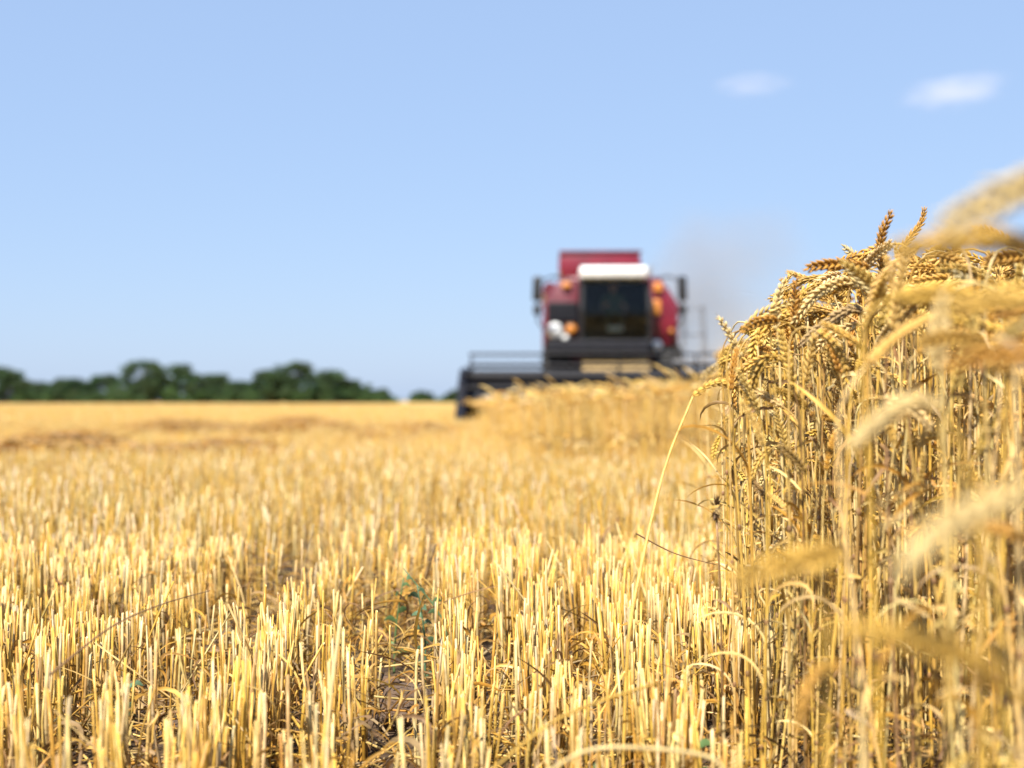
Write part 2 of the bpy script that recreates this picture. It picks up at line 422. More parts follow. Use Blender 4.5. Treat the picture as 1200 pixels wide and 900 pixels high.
c1 = ball('cloud', at(1120, 106, D), (112, 60, 36), volume_mat('cloud_vapour_a', (.98, .93, .97), .0040, 1.9, .05, .9, seed=3.1), R(-9))
tag(c1, 'larger white wisp of cloud above the tall wheat', 'cloud')
c2 = ball('cloud', at(882, 98, D), (82, 40, 26), volume_mat('cloud_vapour_b', (.98, .93, .97), .0028, 1.9, .05, .9, seed=7.7), R(-3))
tag(c2, 'small faint cloud above and right of the harvester', 'cloud')
du = ball('dust_cloud', (5.2, 37, 3.2), (3.6, 2.2, 3.2), volume_mat('harvest_dust', (.40, .39, .40), .42, 1.9, .1, .9, seed=1.4))
tag(du, 'thin grey dust and smoke drifting behind the harvester', 'dust', None, 'stuff')
d2 = ball('dust_cloud', (5.3, 30.2, 1.3), (2.6, 1.6, 1.5), volume_mat('chaff_dust', (.62, .50, .36), .30, 1.5, .1, .9, seed=5.2))
tag(d2, 'low tan chaff dust around the header at the crop edge', 'dust', None, 'stuff')

# ------------------------------------------------------------------ the standing crop and the stubble
def standing(x, y):
    e = .05 * np.sin(y * 7.3) + .03 * np.sin(y * 17.1 + 1)
    edge = np.where(y < 1.8, .26 + e * .3, np.where(y < 7.3, .27 + (y - 1.8) * .144 + e, -.62 + (27.5 - y) * .040 + e * 2))
    edge = np.where(y > 27.2, 5.35, edge)
    return x > edge
GAPS = [(-.50, 3.3, .13, .8), (-.42, 2.5, .06, .25), (-.24, 2.6, .10, .5), (-.15, 1.9, .07, .40), (-.16, 2.4, .07, .4), (-.50, 1.85, .09, .20), (.12, 3.4, .1, .5), (-1.2, 2.9, .16, .35),
        (-.60, 1.35, .06, .12), (-1.3, 5.2, .35, .35), (-.25, 5.0, .10, .9), (.05, 1.62, .04, .10)]
def gap_keep(x, y, r):
    k = np.ones(len(x))
    for gx_, gy_, a, b in GAPS:
        k *= 1 - .97 * np.exp(-(((x - gx_) / a) ** 2 + ((y - gy_) / b) ** 2) ** 1.5)
    for x0, w_, d_ in ((-.38, .09, .85), (-.12, .05, .7), (-2.25, .2, .9), (-1.15, .09, .75), (-4.2, .3, .9)):      # wheel lanes running up the field
        k *= 1 - d_ * np.exp(-((x - x0 + .043 * y) / w_) ** 2) * (.78 + .22 * np.sin(y * 1.9 + x0 * 7)) * (y > 1.9)
    k *= .84 + np.where(y > 3, .3, .18) * np.sin(x * 9 + y * 3.1 + 1) * np.sin(y * 4.3 - x * 2 + 2) + .2 * np.sin(x * 2.3 + 1.7 * np.sin(y * 1.1)) * (y > 3)
    return r.random(len(x)) < k
ROW = .13
def row_points(y0, y1, dens, r, per=3, spread=.013, side=.40, pad=.35):
    """points drilled in rows running away from the camera, a few straws to each tuft"""
    xm = side * y1 + pad; n = int((2 * xm) * (y1 - y0) * dens / per)
    x = r.uniform(-xm, xm, n); y = r.uniform(y0, y1, n)
    sl = -.04; xr = np.round((x - sl * y) / ROW) * ROW + sl * y + .012 * np.sin(y * 2.3)
    x = xr + r.normal(0, .024, n)
    x = np.repeat(x, per) + r.normal(0, spread, n * per); y = np.repeat(y, per) + r.normal(0, spread, n * per)
    k = (np.abs(x) < side * y + pad); x, y = x[k], y[k]
    return x, y
def stub_variant(r, lod):
    h = .2; g = G(); k = 5 if lod == 0 else 3
    P = np.zeros((k, 3)); z = np.linspace(0, h, k); P[:, 2] = z
    P[:, 0] = np.cumsum(r.normal(0, .0016, k)); P[:, 1] = np.cumsum(r.normal(0, .0016, k))
    rad = r.uniform(.0012, .0022) * (1 if lod == 0 else 1.12); c = straw_col(r, (.30, .38, .23, .06, .03) if lod == 0 else (.44, .38, .16, .01, .01))
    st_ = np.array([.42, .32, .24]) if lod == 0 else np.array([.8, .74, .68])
    C = np.stack([c * (st_ + (1 - st_) * min(1, f * (1.4 if lod == 0 else 2))) for f in np.linspace(0, 1, k)])     # straw darker and browner towards its foot
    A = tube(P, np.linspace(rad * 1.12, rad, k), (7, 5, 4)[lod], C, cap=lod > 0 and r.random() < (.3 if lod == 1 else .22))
    n = (7, 5, 4)[lod]
    if lod == 0:
        V = A[0].copy(); sl = r.normal(0, .8); ring = V[-n:]; ring[:, 2] += (ring[:, 0] - P[-1, 0]) * sl + r.normal(0, .0016, n) + (r.random(n) < .12) * .006; V[-n:] = ring
        inner = P[-1] + (ring - P[-1]) * .7 ; deep = inner - [0, 0, .006]
        W = np.concatenate([V, inner, deep]); b = len(V); o = b - n
        Q = list(A[1])
        for j in range(n):
            j2 = (j + 1) % n; Q.append([o + j, o + j2, b + j2, b + j]); Q.append([b + j, b + j2, b + n + j2, b + n + j])
        T = [[b + n + j, b + n + (j + 1) % n, b + n] for j in range(1, n - 1)]
        CC = np.concatenate([A[3], np.tile(PALE * 1.05, (n, 1)), np.tile(BROWN, (n, 1))])
        g.add(W, Q, T, CC)
        zn = r.uniform(.04, .13); q = np.array([[np.interp(zn + d, z, P[:, m]) for m in range(3)] for d in (-.003, -.001, .001, .003)])
        g.addg(tube(q, [rad, rad * 1.35, rad * 1.35, rad], 7, c * .7, cap=False))
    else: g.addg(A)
    if lod == 0:
        for _ in range(2):       # shreds of the torn sheath clinging to the straw
            z0 = r.uniform(.01, .12); L = r.uniform(.02, .06); az = r.uniform(0, 6.28); o_ = np.array([math.cos(az), math.sin(az), 0])
            q = np.array([[0, 0, z0] + o_ * rad * .8, [0, 0, z0 + L * .6] + o_ * (rad + .001), [0, 0, z0 + L] + o_ * (rad + r.uniform(.001, .012))])
            g.addg(ribbon(smooth_path(q, 5), np.array([1, 1, .9, .6, .1]) * r.uniform(.003, .005), straw_col(r, (.15, .25, .3, .2, .1)), roll=az, fold=.2))
    leaf = None
    if r.random() < (.5 if lod == 0 else .25):
        z0 = r.uniform(.02, .12); leaf = leaf_geo([0, 0, z0], r.uniform(0, 6.28), r.uniform(.025, .07), r, w=r.uniform(.003, .006), n=7 if lod == 0 else 5)
    return g.arrays(), leaf
def g_of(*L):
    g = G()
    for A in L:
        if A is not None: g.add(*A)
    return g.arrays()

r = np.random.default_rng(21)
SV = [stub_variant(r, 0) for _ in range(22)]; SV1 = [g_of(*stub_variant(r, 1)) for _ in range(12)]; SV2 = [g_of(*stub_variant(r, 2)) for _ in range(6)]
def place_attrs(n, r, tilt=.055, broken=.03):
    tx = r.normal(0, tilt, n); ty = r.normal(0, tilt, n); b = r.random(n) < broken
    tx[b] += r.normal(0, .55, b.sum()); ty[b] += r.normal(0, .35, b.sum())
    return r.uniform(0, 6.28, n), tx, ty
x, y = row_points(.75, 3.4, 2300, r, spread=.010, pad=.9)
k = ~standing(x, y) & (y > 1.15) & (r.random(len(x)) < np.clip((y - 1.1) / .75, .12, 1)); x, y = x[k], y[k]; k = gap_keep(x, y, r); x, y = x[k], y[k]
hz = r.normal(.82, .10, len(x)).clip(.4, 1.15) * (1 + .10 * np.sin(x * 5 + 1) * np.sin(y * 3)); rz, tx, ty = place_attrs(len(x), r)
gz = ground(x, y) - .004
topz = gz + .2 * hz; px = 600 + F * (x + .2 * hz * tx) / y; py = 470 + F * (CAM_H - topz) / y
inview = (px > -5) & (px < 1205) & (py < 885)
order = np.argsort(np.where(inview, y, 99)); ind = order[:300]; rest = np.setdiff1d(np.arange(len(x)), ind)
protos = []
for i, (sa, la) in enumerate(SV):
    o = bpy.data.objects.new('stubble_stalk', mesh_from('stubble_stalk', sa, M_STRAW))
    tag(o, 'short cut straw of wheat stubble standing in the near rows', 'stubble stalk', 'cut stubble stalks in the near rows')
    lf = None
    if la is not None: lf = bpy.data.objects.new('leaf', mesh_from('leaf', la, M_LEAF))
    protos.append((o, lf))
for j, i in enumerate(ind):
    p0, l0 = protos[j % len(protos)]
    o = p0.copy(); COL.objects.link(o); s = r.uniform(.9, 1.15)
    o.matrix_world = Matrix.Translation((x[i], y[i], gz[i])) @ Matrix.Rotation(math.atan(math.hypot(tx[i], ty[i])), 4, Vector((-ty[i], tx[i], 1e-5))) @ Matrix.Rotation(rz[i], 4, 'Z') @ Matrix.Diagonal((s, s, hz[i], 1))
    t = r.uniform(.8, 1.12); tc_ = (t, t * r.uniform(.92, 1.04), t * r.uniform(.8, 1.1), 1); o.color = tc_
    if l0:
        q = l0.copy(); COL.objects.link(q); q.parent = o; q.color = tc_
for p0, l0 in protos:
    bpy.data.objects.remove(p0)
    if l0: bpy.data.objects.remove(l0)
def tints(n, r, lo=.8, hi=1.12):
    t = r.uniform(lo, hi, n); return np.stack([t, t * r.uniform(.92, 1.04, n), t * r.uniform(.8, 1.1, n)], 1)
big = G()
def scatter(big, variants, x, y, z, hz, rz, tx, ty, r, wid=1.0):
    v = r.integers(len(variants), size=len(x))
    for i, A in enumerate(variants):
        m = v == i
        if not m.any(): continue
        s = np.stack([np.full(m.sum(), wid), np.full(m.sum(), wid), hz[m]], 1)
        big.add(*instances(A, np.stack([x[m], y[m], z[m]], 1), rz[m], s, tx[m], ty[m], tints(m.sum(), r)))
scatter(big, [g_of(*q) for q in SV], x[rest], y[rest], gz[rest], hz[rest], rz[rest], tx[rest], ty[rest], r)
for (y0, y1, dens, vs, wid, per, sp_) in [(3.4, 8.5, 1350, SV1, 1.05, 3, .013), (8.5, 24, 290, SV2, 1.6, 3, .02), (24, 62, 24, SV2, 3.6, 3, .06), (62, 150, 5, SV2, 8, 4, .2)]:
    x, y = row_points(y0, y1, dens, r, per, sp_, side=.39, pad=.8)
    k = ~standing(x, y) & ~((x > .3) & (x < 4.2) & (y > 29) & (y < 39)); x, y = x[k], y[k]; k = gap_keep(x, y, r); x, y = x[k], y[k]
    n = len(x); rz, tx, ty = place_attrs(n, r, .09); hv = 1 + .16 * np.sin(x * 5 + 2 * np.sin(y * 1.7)) * np.sin(y * 2.1 + x)
    scatter(big, vs, x, y, ground(x, y) - .01, r.normal(.93, .12, n).clip(.5, 1.4) * hv, rz, tx, ty, r, wid)
tag(obj('stubble', mesh_from('stubble', big.arrays(), M_STRAW)), 'golden cut wheat stubble covering the open field to the horizon', 'stubble', None, 'stuff')

# loose straw, chaff and curled dead leaves between the rows
big = G()
LS = []
for i in range(14):
    L = r.uniform(.05, .26); kink = r.normal(0, .35)
    P = smooth_path([[-L / 2, 0, 0], [0, L * kink * .3, abs(r.normal(0, .012))], [L / 2, r.normal(0, .02), r.normal(0, .02)]], 5)
    LS.append(tube(P, r.uniform(.0010, .0021), 5, straw_col(r, (.35, .33, .2, .06, .06))))
LL = [leaf_geo([0, 0, 0], 0, r.uniform(.03, .10), r, w=r.uniform(.0015, .005), c=straw_col(r, (.10, .15, .30, .42, .03)), n=8) for _ in range(16)]
def litter(n, y0, y1, zmax, vs, sl=.45):
    y = r.uniform(y0 ** .5, y1 ** .5, n) ** 2; x = r.uniform(-1, 1, n) * (.4 * y + .6)
    z = ground(x, y) + zmax * r.random(n) ** 1.6 + .003
    v = r.integers(len(vs), size=n)
    for i, A in enumerate(vs):
        m = v == i; k = m.sum()
        big.add(*instances(A, np.stack([x[m], y[m], z[m]], 1), r.uniform(0, 6.28, k), r.uniform(.7, 1.25, k), r.normal(0, sl, k), r.normal(0, sl, k), tints(k, r, .7, 1.12)))
litter(2600, .8, 3.4, .07, LS, .2); litter(8500, .8, 3.6, .12, LL, .7); litter(3500, 3.2, 9, .08, LS, .3); litter(3000, 3.2, 9, .14, LL, .5)
tiltLS = [(A[0][:, [2, 1, 0]] * [1, 1, 1], A[1], A[2], A[3]) for A in LS]
litter(220, .8, 3.6, .12, tiltLS, .5)
tag(obj('straw_litter', mesh_from('straw_litter', big.arrays(), M_LEAF)), 'loose broken straw and curled dry leaves on the soil', 'straw litter', None, 'stuff')

def windrow(cx, cy, lx, wy, h, n, label, ang=0):
    g = G(); vs = [(A[0] * 1.5, A[1], A[2], A[3]) for A in LS]
    u = r.uniform(-1, 1, n); w = r.normal(0, .42, n).clip(-1, 1); hh = h * np.sqrt(np.clip(1 - u * u, 0, 1)) * (1 - w * w) * r.random(n) ** .5 * (.8 + .3 * np.sin(u * 9))
    x = cx + u * lx * math.cos(ang) - w * wy * math.sin(ang); y = cy + u * lx * math.sin(ang) + w * wy * math.cos(ang)
    v = r.integers(len(vs), size=n)
    for i, A in enumerate(vs):
        m = v == i; k = m.sum()
        g.add(*instances(A, np.stack([x[m], y[m], ground(x[m], y[m]) + .08 + hh[m]], 1), r.uniform(0, 6.28, k), r.uniform(1, 1.8, k), r.normal(0, .25, k), r.normal(0, .25, k), tints(k, r, .62, .95) * [1.1, .98, .85]))
    tag(obj('straw_windrow', mesh_from('straw_windrow', g.arrays(), M_STRAW)), label, 'straw windrow', None, 'stuff')
windrow(-3.4, 9.6, 1.9, .5, .2, 4200, 'loose straw swath at the left edge of the stubble', .05)
windrow(-3.0, 17.5, 2.4, .7, .22, 3600, 'darker straw swath farther out, left of the middle', .04)
windrow(-1.2, 15, 1.0, .35, .10, 900, 'short straw swath on the way to the harvester header', 1.2)

# ---- wheat plants
r = np.random.default_rng(33)
WV = []
for i in range(26):
    B = [.2, .5, .9, 1.3, 1.6, 1.9, 2.2, 2.5][i % 8] + r.normal(0, .12)
    st, e, lv, P, E = plant_parts(r, H=.62, lean=r.normal(0, .05), B=B, earL=r.uniform(.062, .084), lod=0, nleaf=(3, 4, 3)[i % 3])
    WV.append((st, e, lv, P, E))
WV1 = []
for i in range(14):
    st, e, lv, P, E = plant_parts(r, H=.62, lean=r.normal(0, .07), B=r.uniform(.8, 2.6), earL=r.uniform(.065, .085), lod=1, nleaf=2)
    WV1.append((g_of(st, e, *lv), P, E))
def far_plant(r):
    B = r.uniform(.8, 2.6); th = r.normal(0, .06); P = [np.zeros(3)]
    for i, L in enumerate((.25, .25, .08)): P.append(P[-1] + np.array([math.sin(th), 0, math.cos(th)]) * L); th += B * (.06, .3, .3)[i]
    E = [P[-1]]
    for i in range(3): E.append(E[-1] + np.array([math.sin(th), 0, math.cos(th)]) * .032); th += B * .1
    c = straw_col(r, (.35, .4, .15, .03, .03)); g = G(); g.addg(tube(P, .0017, 3, c, cap=False))
    g.addg(tube(E, [.003, .0062, .0055, .001], 4, straw_col(r, (.3, .5, .2, .02, 0))))
    g.add(*leaf_geo(P[1], r.uniform(0, 6.28), .15, r, n=5, w=.008)); return g.arrays()
WV2 = [far_plant(r) for _ in range(10)]
def wheat_h(x, y):
    """height of the crop's top above the ground"""
    h = np.where(y < 2.6, .60 + .055 * (y - 1), .69)
    h = np.where((y > 1.5), h - .12 * np.exp(-np.clip((x - .145 * y), 0, 9) / .09), h)
    h = h + .03 * np.sin(x * 6 + y * 2) * (y > 1.5)
    h = np.where(y >= 7, .53 + .08 * np.clip((x / y + .01) / .14, 0, 1.3) + .012 * np.sin(x * 2.1 + y), h)
    return h
def crop_points(y0, y1, dens, side=.44, pad=.12, x0=None):
    xm = side * y1 + pad; lo = -1.2 if x0 is None else x0
    n = int((xm - lo) * (y1 - y0) * dens); x = r.uniform(lo, xm, n); y = r.uniform(y0, y1, n)
    k = standing(x, y) & (x < side * y + pad); return x[k], y[k]
def bend_rz(n):
    a = r.normal(math.pi, .9, n); u = r.random(n) < .5; a[u] = r.uniform(0, 6.28, u.sum()); return a
def fit(x, y, V, near=False):
    """a variant, a bend direction and a scale for every plant, so that the crop has an even, rolling top"""
    n = len(x); v = r.integers(len(V), size=n); a = bend_rz(n); tx = r.normal(-.01, .045, n); ty = r.normal(0, .045, n)
    ap = [max(np.concatenate([P, E]), key=lambda q: q[2]) for P, E in V]; tip = [E[-1] for P, E in V]
    B_ = np.array([math.acos(np.clip(nrm(q)[2], -1, 1)) for q in [E[-1] - E[0] for P, E in V]])
    az = np.array([q[2] for q in ap])[v]; ax = np.array([q[0] for q in ap])[v]; tx0 = np.array([q[0] for q in tip])[v]; ay = y + ax * np.sin(a)
    apx = 600 + F * (x + ax * np.cos(a) + az * tx) / ay
    env = np.interp(apx, [835, 870, 900, 950, 1000, 1040, 1090, 1220], [434, 418, 404, 370, 348, 336, 332, 326])
    env = env + 25 * (y < 1.4)
    top = np.minimum(CAM_H + (470 - env) / F * ay, .70) - np.clip(r.exponential(.045, n) - .016, -.03, .18) + .02 * np.sin(apx * .11) * (y > 1.4) - np.where(r.random(n) < .36, r.uniform(.04, .27, n), 0) + np.where(r.random(n) < .45, r.uniform(.01, .055, n), 0) * (apx > 880) * (B_[v] < 1)
    sc = (top / az); tpx = 600 + F * (x + tx0 * sc * np.cos(a) + az * tx) / (y + tx0 * np.sin(a))
    keep = (sc > .48) & ((y > 1.25) | (r.random(n) < .4)) & (sc < 1.3) & (tpx > np.where(y < 1.5, 1010 + 60 * (1.5 - y), 838)) & (apx > 838)
    return x[keep], y[keep], v[keep], a[keep], tx[keep], ty[keep], sc[keep]
x, y = crop_points(.72, 3.3, 820)
x, y, vi, rz, tx, ty, sc = fit(x, y, [(P, E) for *_, P, E in WV])
px = 600 + F * (x) / y; inview = (px > 700) & (px < 1230)
order = np.argsort(np.where(inview, y, 99)); ind = order[:288]; rest = np.setdiff1d(np.arange(len(x)), ind)
SRC = []
for i, (st, e, lv, P, E) in enumerate(WV):
    root = bpy.data.objects.new('wheat_plant', None); root.empty_display_size = .05
    tag(root, 'ripe golden wheat stalk with its ear in the uncut crop', 'wheat', 'ripe wheat stalks in the near edge of the uncut crop')
    SRC.append((root, [bpy.data.objects.new('stem', mesh_from('stem', st, M_STRAW)), bpy.data.objects.new('ear', mesh_from('ear', e, M_EAR)), *[bpy.data.objects.new('leaf', mesh_from('leaf', q, M_LEAF)) for q in lv]]))
def plant_copy(v, loc, rz_, s, tx_, ty_):
    root, kids = SRC[v]; o = root.copy(); COL.objects.link(o)
    o.matrix_world = Matrix.Translation(loc) @ Matrix.Rotation(math.atan(math.hypot(tx_, ty_)), 4, Vector((-ty_, tx_, 1e-5))) @ Matrix.Rotation(rz_, 4, 'Z') @ Matrix.Scale(s, 4)
    t = r.uniform(.86, 1.12); cc = (t, t * r.uniform(.92, 1.05), t * r.uniform(.8, 1.1), 1)
    for k_ in kids: q = k_.copy(); COL.objects.link(q); q.parent = o; q.color = cc
    return o
for j, i in enumerate(ind):
    plant_copy(int(vi[i]), (x[i], y[i], float(ground(x[i], y[i])) - .005), rz[i], sc[i], tx[i], ty[i])
for root, kids in SRC:
    for k_ in kids: bpy.data.objects.remove(k_)
    bpy.data.objects.remove(root)
big = G()
def scatter_crop(vs, x, y, sc, rz, tx, ty, wide=1.0, v=None):
    v = r.integers(len(vs), size=len(x)) if v is None else v
    for i, A in enumerate(vs):
        m = v == i; s = np.stack([sc[m] * wide, sc[m] * wide, sc[m]], 1)
        if m.any(): big.add(*instances(A, np.stack([x[m], y[m], ground(x[m], y[m]) - .005], 1), rz[m], s, tx[m], ty[m], tints(m.sum(), r, .84, 1.12)))
scatter_crop([g_of(a, b, *c) for a, b, c, P, E in WV], x[rest], y[rest], sc[rest], rz[rest], tx[rest], ty[rest], 1.0, vi[rest])
x, y = crop_points(3.3, 7.3, 360); x, y, vi, rz, tx, ty, sc = fit(x, y, [(P, E) for A, P, E in WV1])
scatter_crop([A for A, P, E in WV1], x, y, sc, rz, tx, ty, 1.0, vi)
for (y0, y1, dens, vs, wide, kw) in [(7.3, 14, 170, WV2, 1.15, dict(pad=.3)), (14, 30, 60, WV2, 1.9, dict(pad=.5)), (30, 75, 12, WV2, 3.2, dict(x0=5))]:
    x, y = crop_points(y0, y1, dens, **kw); n = len(x)
    scatter_crop(vs, x, y, wheat_h(x, y) / .62 * r.normal(.99, .04, n).clip(.85, 1.08), bend_rz(n), r.normal(0, .06, n), r.normal(0, .06, n), wide)
tag(obj('wheat_crop', mesh_from('wheat_crop', big.arrays(), M_EAR)), 'uncut ripe wheat standing in front of and beside the harvester', 'wheat crop', None, 'stuff')

# ---- wheat stalks one can single out
def single(stem_pts, ear_pts, label, size=1.0, leaf=1, seed=1, earcol=None, rad=.0021, lod=0):
    rr = np.random.default_rng(seed); P = smooth_path(stem_pts, 16); o = empty('wheat_plant', P[0])
    tag(o, label, 'wheat', 'ripe wheat stalks in the near edge of the uncut crop')
    E = smooth_path(np.concatenate([[P[-1]], ear_pts]), 9) - P[0]; Q = P - P[0]
    obj('stem', mesh_from('stem', tube(Q, np.linspace(rad, .0012, 16), 6, straw_col(rr, (.5, .4, .1, 0, 0)), cap=False), M_STRAW), o)
    obj('ear', mesh_from('ear', ear(E, rr, lod, earcol, size), M_EAR), o)
    for i in range(leaf):
        z = rr.integers(3, 10); obj('leaf', mesh_from('leaf', leaf_geo(Q[z], rr.uniform(0, 6.28), rr.uniform(.08, .16), rr), M_LEAF), o)
    return o
def gnd(px_, Y, dx=0): 
    X = at(px_, 470, Y)[0] + dx; return np.array([X, Y, float(ground(X, Y)) - .005])
A_ = at
single([gnd(728, 1.62), A_(735, 765, 1.62), A_(752, 660, 1.66), A_(780, 545, 1.72), A_(812, 465, 1.76)], [A_(835, 449, 1.77), A_(862, 452, 1.78), A_(880, 470, 1.78)], 'long thin stalk leaning out alone over the stubble, its ear curving right', .75, 0, 1)
single([gnd(1062, 1.8), A_(1052, 640, 1.8), A_(1045, 430, 1.8), A_(1038, 330, 1.8)], [A_(1033, 300, 1.8), A_(1034, 275, 1.79), A_(1044, 251, 1.78)], 'upright brown ear standing highest out of the crop against the sky', 1.05, 1, 2, ORANGE * .85)
single([gnd(925, 1.75), A_(918, 620, 1.75), A_(914, 430, 1.75), A_(911, 388, 1.75)], [A_(910, 365, 1.75), A_(913, 345, 1.75), A_(919, 331, 1.75)], 'small pale upright ear on the left shoulder of the crop', .8, 0, 3, PALE)
single([gnd(885, 1.72), A_(880, 600, 1.72), A_(874, 470, 1.72), A_(868, 420, 1.72)], [A_(860, 402, 1.72), A_(851, 385, 1.72), A_(843, 373, 1.72)], 'pale ear leaning left at the outermost corner of the crop', .75, 1, 4, PALE)
single([gnd(1030, 1.75), A_(1040, 560, 1.75), A_(1022, 380, 1.75), A_(1008, 335, 1.75)], [A_(990, 330, 1.75), A_(958, 345, 1.74), A_(930, 378, 1.74)], 'arched ear bowing left with its rows of grain in clear focus', 1.05, 1, 5)
single([gnd(1000, 1.7), A_(1015, 600, 1.7), A_(1030, 430, 1.7), A_(1020, 372, 1.7)], [A_(1002, 362, 1.7), A_(970, 378, 1.69), A_(942, 402, 1.68)], 'second arched ear bowing left below the highest arched one', 1.05, 1, 6)
single([gnd(960, 1.68), A_(940, 620, 1.68), A_(935, 470, 1.68), A_(918, 425, 1.68)], [A_(900, 418, 1.68), A_(884, 440, 1.68), A_(878, 470, 1.68)], 'ear hooked down at the left face of the crop', 1.0, 1, 7)
single([gnd(1100, 1.9), A_(1082, 500, 1.9), A_(1060, 330, 1.9), A_(1052, 303, 1.9)], [A_(1062, 285, 1.9), A_(1080, 262, 1.9), A_(1084, 246, 1.9)], 'spiky ear pointing up beside the highest brown ear', .9, 0, 8)
single([gnd(1120, 2.0), A_(1118, 560, 2.0), A_(1112, 380, 2.0), A_(1108, 335, 2.0)], [A_(1100, 318, 2.0), A_(1086, 306, 1.99), A_(1068, 303, 1.98)], 'short ear nodding left just right of the highest brown ear', .95, 0, 31, GOLD * .9)
single([gnd(970, 1.9), A_(962, 560, 1.9), A_(948, 400, 1.9), A_(940, 362, 1.9)], [A_(938, 350, 1.9), A_(948, 337, 1.9), A_(962, 332, 1.9)], 'small ear tilted right on the slope of the crop outline', .8, 0, 32)
single([gnd(1010, 2.0), A_(1000, 560, 2.0), A_(988, 390, 2.0), A_(978, 345, 2.0)], [A_(970, 330, 2.0), A_(980, 314, 2.0), A_(1003, 312, 2.0)], 'orange tinted ear on the crop outline, lower left of the highest brown ear', .9, 1, 33, ORANGE)
single([gnd(900, 1.8), A_(898, 640, 1.8), A_(892, 470, 1.8), A_(888, 405, 1.8)], [A_(893, 388, 1.8), A_(908, 372, 1.8), A_(930, 366, 1.8)], 'ear leaning right behind the small pale upright one', .85, 1, 34)
single([gnd(1160, 2.1), A_(1158, 560, 2.1), A_(1150, 390, 2.1), A_(1140, 345, 2.1)], [A_(1146, 325, 2.1), A_(1170, 312, 2.1), A_(1196, 318, 2.1)], 'thin ear arching right towards the photo edge under the corner ears', .9, 0, 35)
# stalks standing close to the camera, out of focus
single([gnd(1290, .62), A_(1330, 640, .62), A_(1320, 300, .61), A_(1270, 205, .6)], [A_(1215, 215, .585), A_(1160, 238, .58), A_(1112, 262, .575)], 'blurred ear reaching in at the upper right corner, topmost of all', 1.12, 0, 11)
single([gnd(1250, .66), A_(1262, 560, .66), A_(1255, 360, .66), A_(1215, 288, .66)], [A_(1170, 280, .655), A_(1110, 284, .65), A_(1055, 290, .65)], 'blurred horizontal ear lying below the topmost corner ear', 1.12, 0, 12, GOLD)
single([gnd(962, .78), A_(968, 800, .78), A_(962, 670, .76), A_(962, 645, .755), A_(985, 645, .75)], [A_(955, 655, .73), A_(905, 665, .73), A_(862, 678, .73)], 'blurred ear lying flat to the left in front of the stems', 1.12, 0, 13, GOLD)
single([gnd(1235, .58), A_(1270, 760, .58), A_(1255, 600, .56), A_(1225, 572, .55)], [A_(1165, 590, .54), A_(1105, 620, .53), A_(1062, 662, .53)], 'large blurred ear drooping left at mid height on the right', 1.12, 0, 14, PALE)
single([gnd(1215, .56), A_(1235, 900, .56), A_(1215, 830, .56), A_(1180, 800, .56)], [A_(1130, 770, .555), A_(1060, 745, .55), A_(995, 738, .55)], 'blurred ear slanting down across the lower right corner', 1.12, 0, 15, GOLD)
single([gnd(1150, .8), A_(1150, 700, .8), A_(1140, 560, .8), A_(1105, 480, .8)], [A_(1075, 470, .8), A_(1035, 490, .8), A_(1000, 520, .8)], 'blurred ear arching left over the middle of the crop', 1.12, 0, 16, PALE)
single([gnd(1110, .95), A_(1110, 700, .95), A_(1104, 520, .95), A_(1102, 440, .95)], [A_(1100, 415, .95), A_(1101, 385, .95), A_(1104, 350, .95)], 'blurred ear standing straight up before the crop', 1.12, 0, 17, PALE)
single([gnd(1000, .95), A_(1010, 860, .95), A_(1000, 800, .94), A_(985, 780, .93)], [A_(962, 785, .93), A_(945, 810, .93), A_(935, 850, .93)], 'low blurred ear hooked down near the bottom right', .9, 0, 18)

single([gnd(1330, .66), A_(1330, 600, .66), A_(1320, 330, .66), A_(1262, 292, .66)], [A_(1235, 287, .66), A_(1200, 284, .655), A_(1160, 286, .65)], 'dark brown blurred ear just below the topmost corner ear', .9, 0, 21, BROWN * .25)  # ear coloured a far darker brown than the others
# ---- oddments in the stubble
def stalk(name, pts, rad, c, label, cat, m=M_STRAW, n=20):
    P = smooth_path(pts, n); o = obj(name, mesh_from(name, tube(P - P[0], rad, 6, c * .85), m)); o.location = P[0]; return tag(o, label, cat)
stalk('dead_stem', [at(60, 790, 1.5), at(130, 735, 1.6), at(190, 708, 1.7), at(246, 692, 1.8)], np.linspace(.0014, .0006, 20), BROWN * .9, 'dark thin dead stem slanting over the stubble at the left', 'dead stem')
stalk('bent_straw', [at(640, 905, 1.22), at(690, 878, 1.2), at(760, 876, 1.2), at(830, 886, 1.2), at(850, 905, 1.2)], .0019, PALE, 'pale bent straw lying across the stubble at the bottom', 'straw')
stalk('bent_straw', [at(560, 915, 1.25), at(640, 850, 1.3), at(700, 822, 1.35), at(770, 800, 1.4)], .0014, GOLD, 'thin golden straw leaning right across the middle stubble', 'straw')
stalk('leaning_straw', [gnd(375, 1.45), at(385, 850, 1.46), at(400, 720, 1.5)], .002, PALE, 'tall pale straw sticking up left of the bare gap', 'straw')
stalk('dead_stem', [at(745, 625, 2.0), at(790, 648, 2.0), at(840, 662, 2.0)], np.linspace(.0012, .0005, 20), BROWN, 'thin dark stem beside the lone leaning wheat stalk', 'dead stem')
e1 = empty('weed_stalk', gnd(845, 1.72)); tag(e1, 'dark dead flower head on a stem at the foot of the crop edge', 'weed')
obj('stem', mesh_from('stem', tube(smooth_path([[0, 0, 0], [0, 0, .2], [-.006, 0, .34]], 6), .0014, 5, BROWN), M_STRAW), e1)
hd = G()
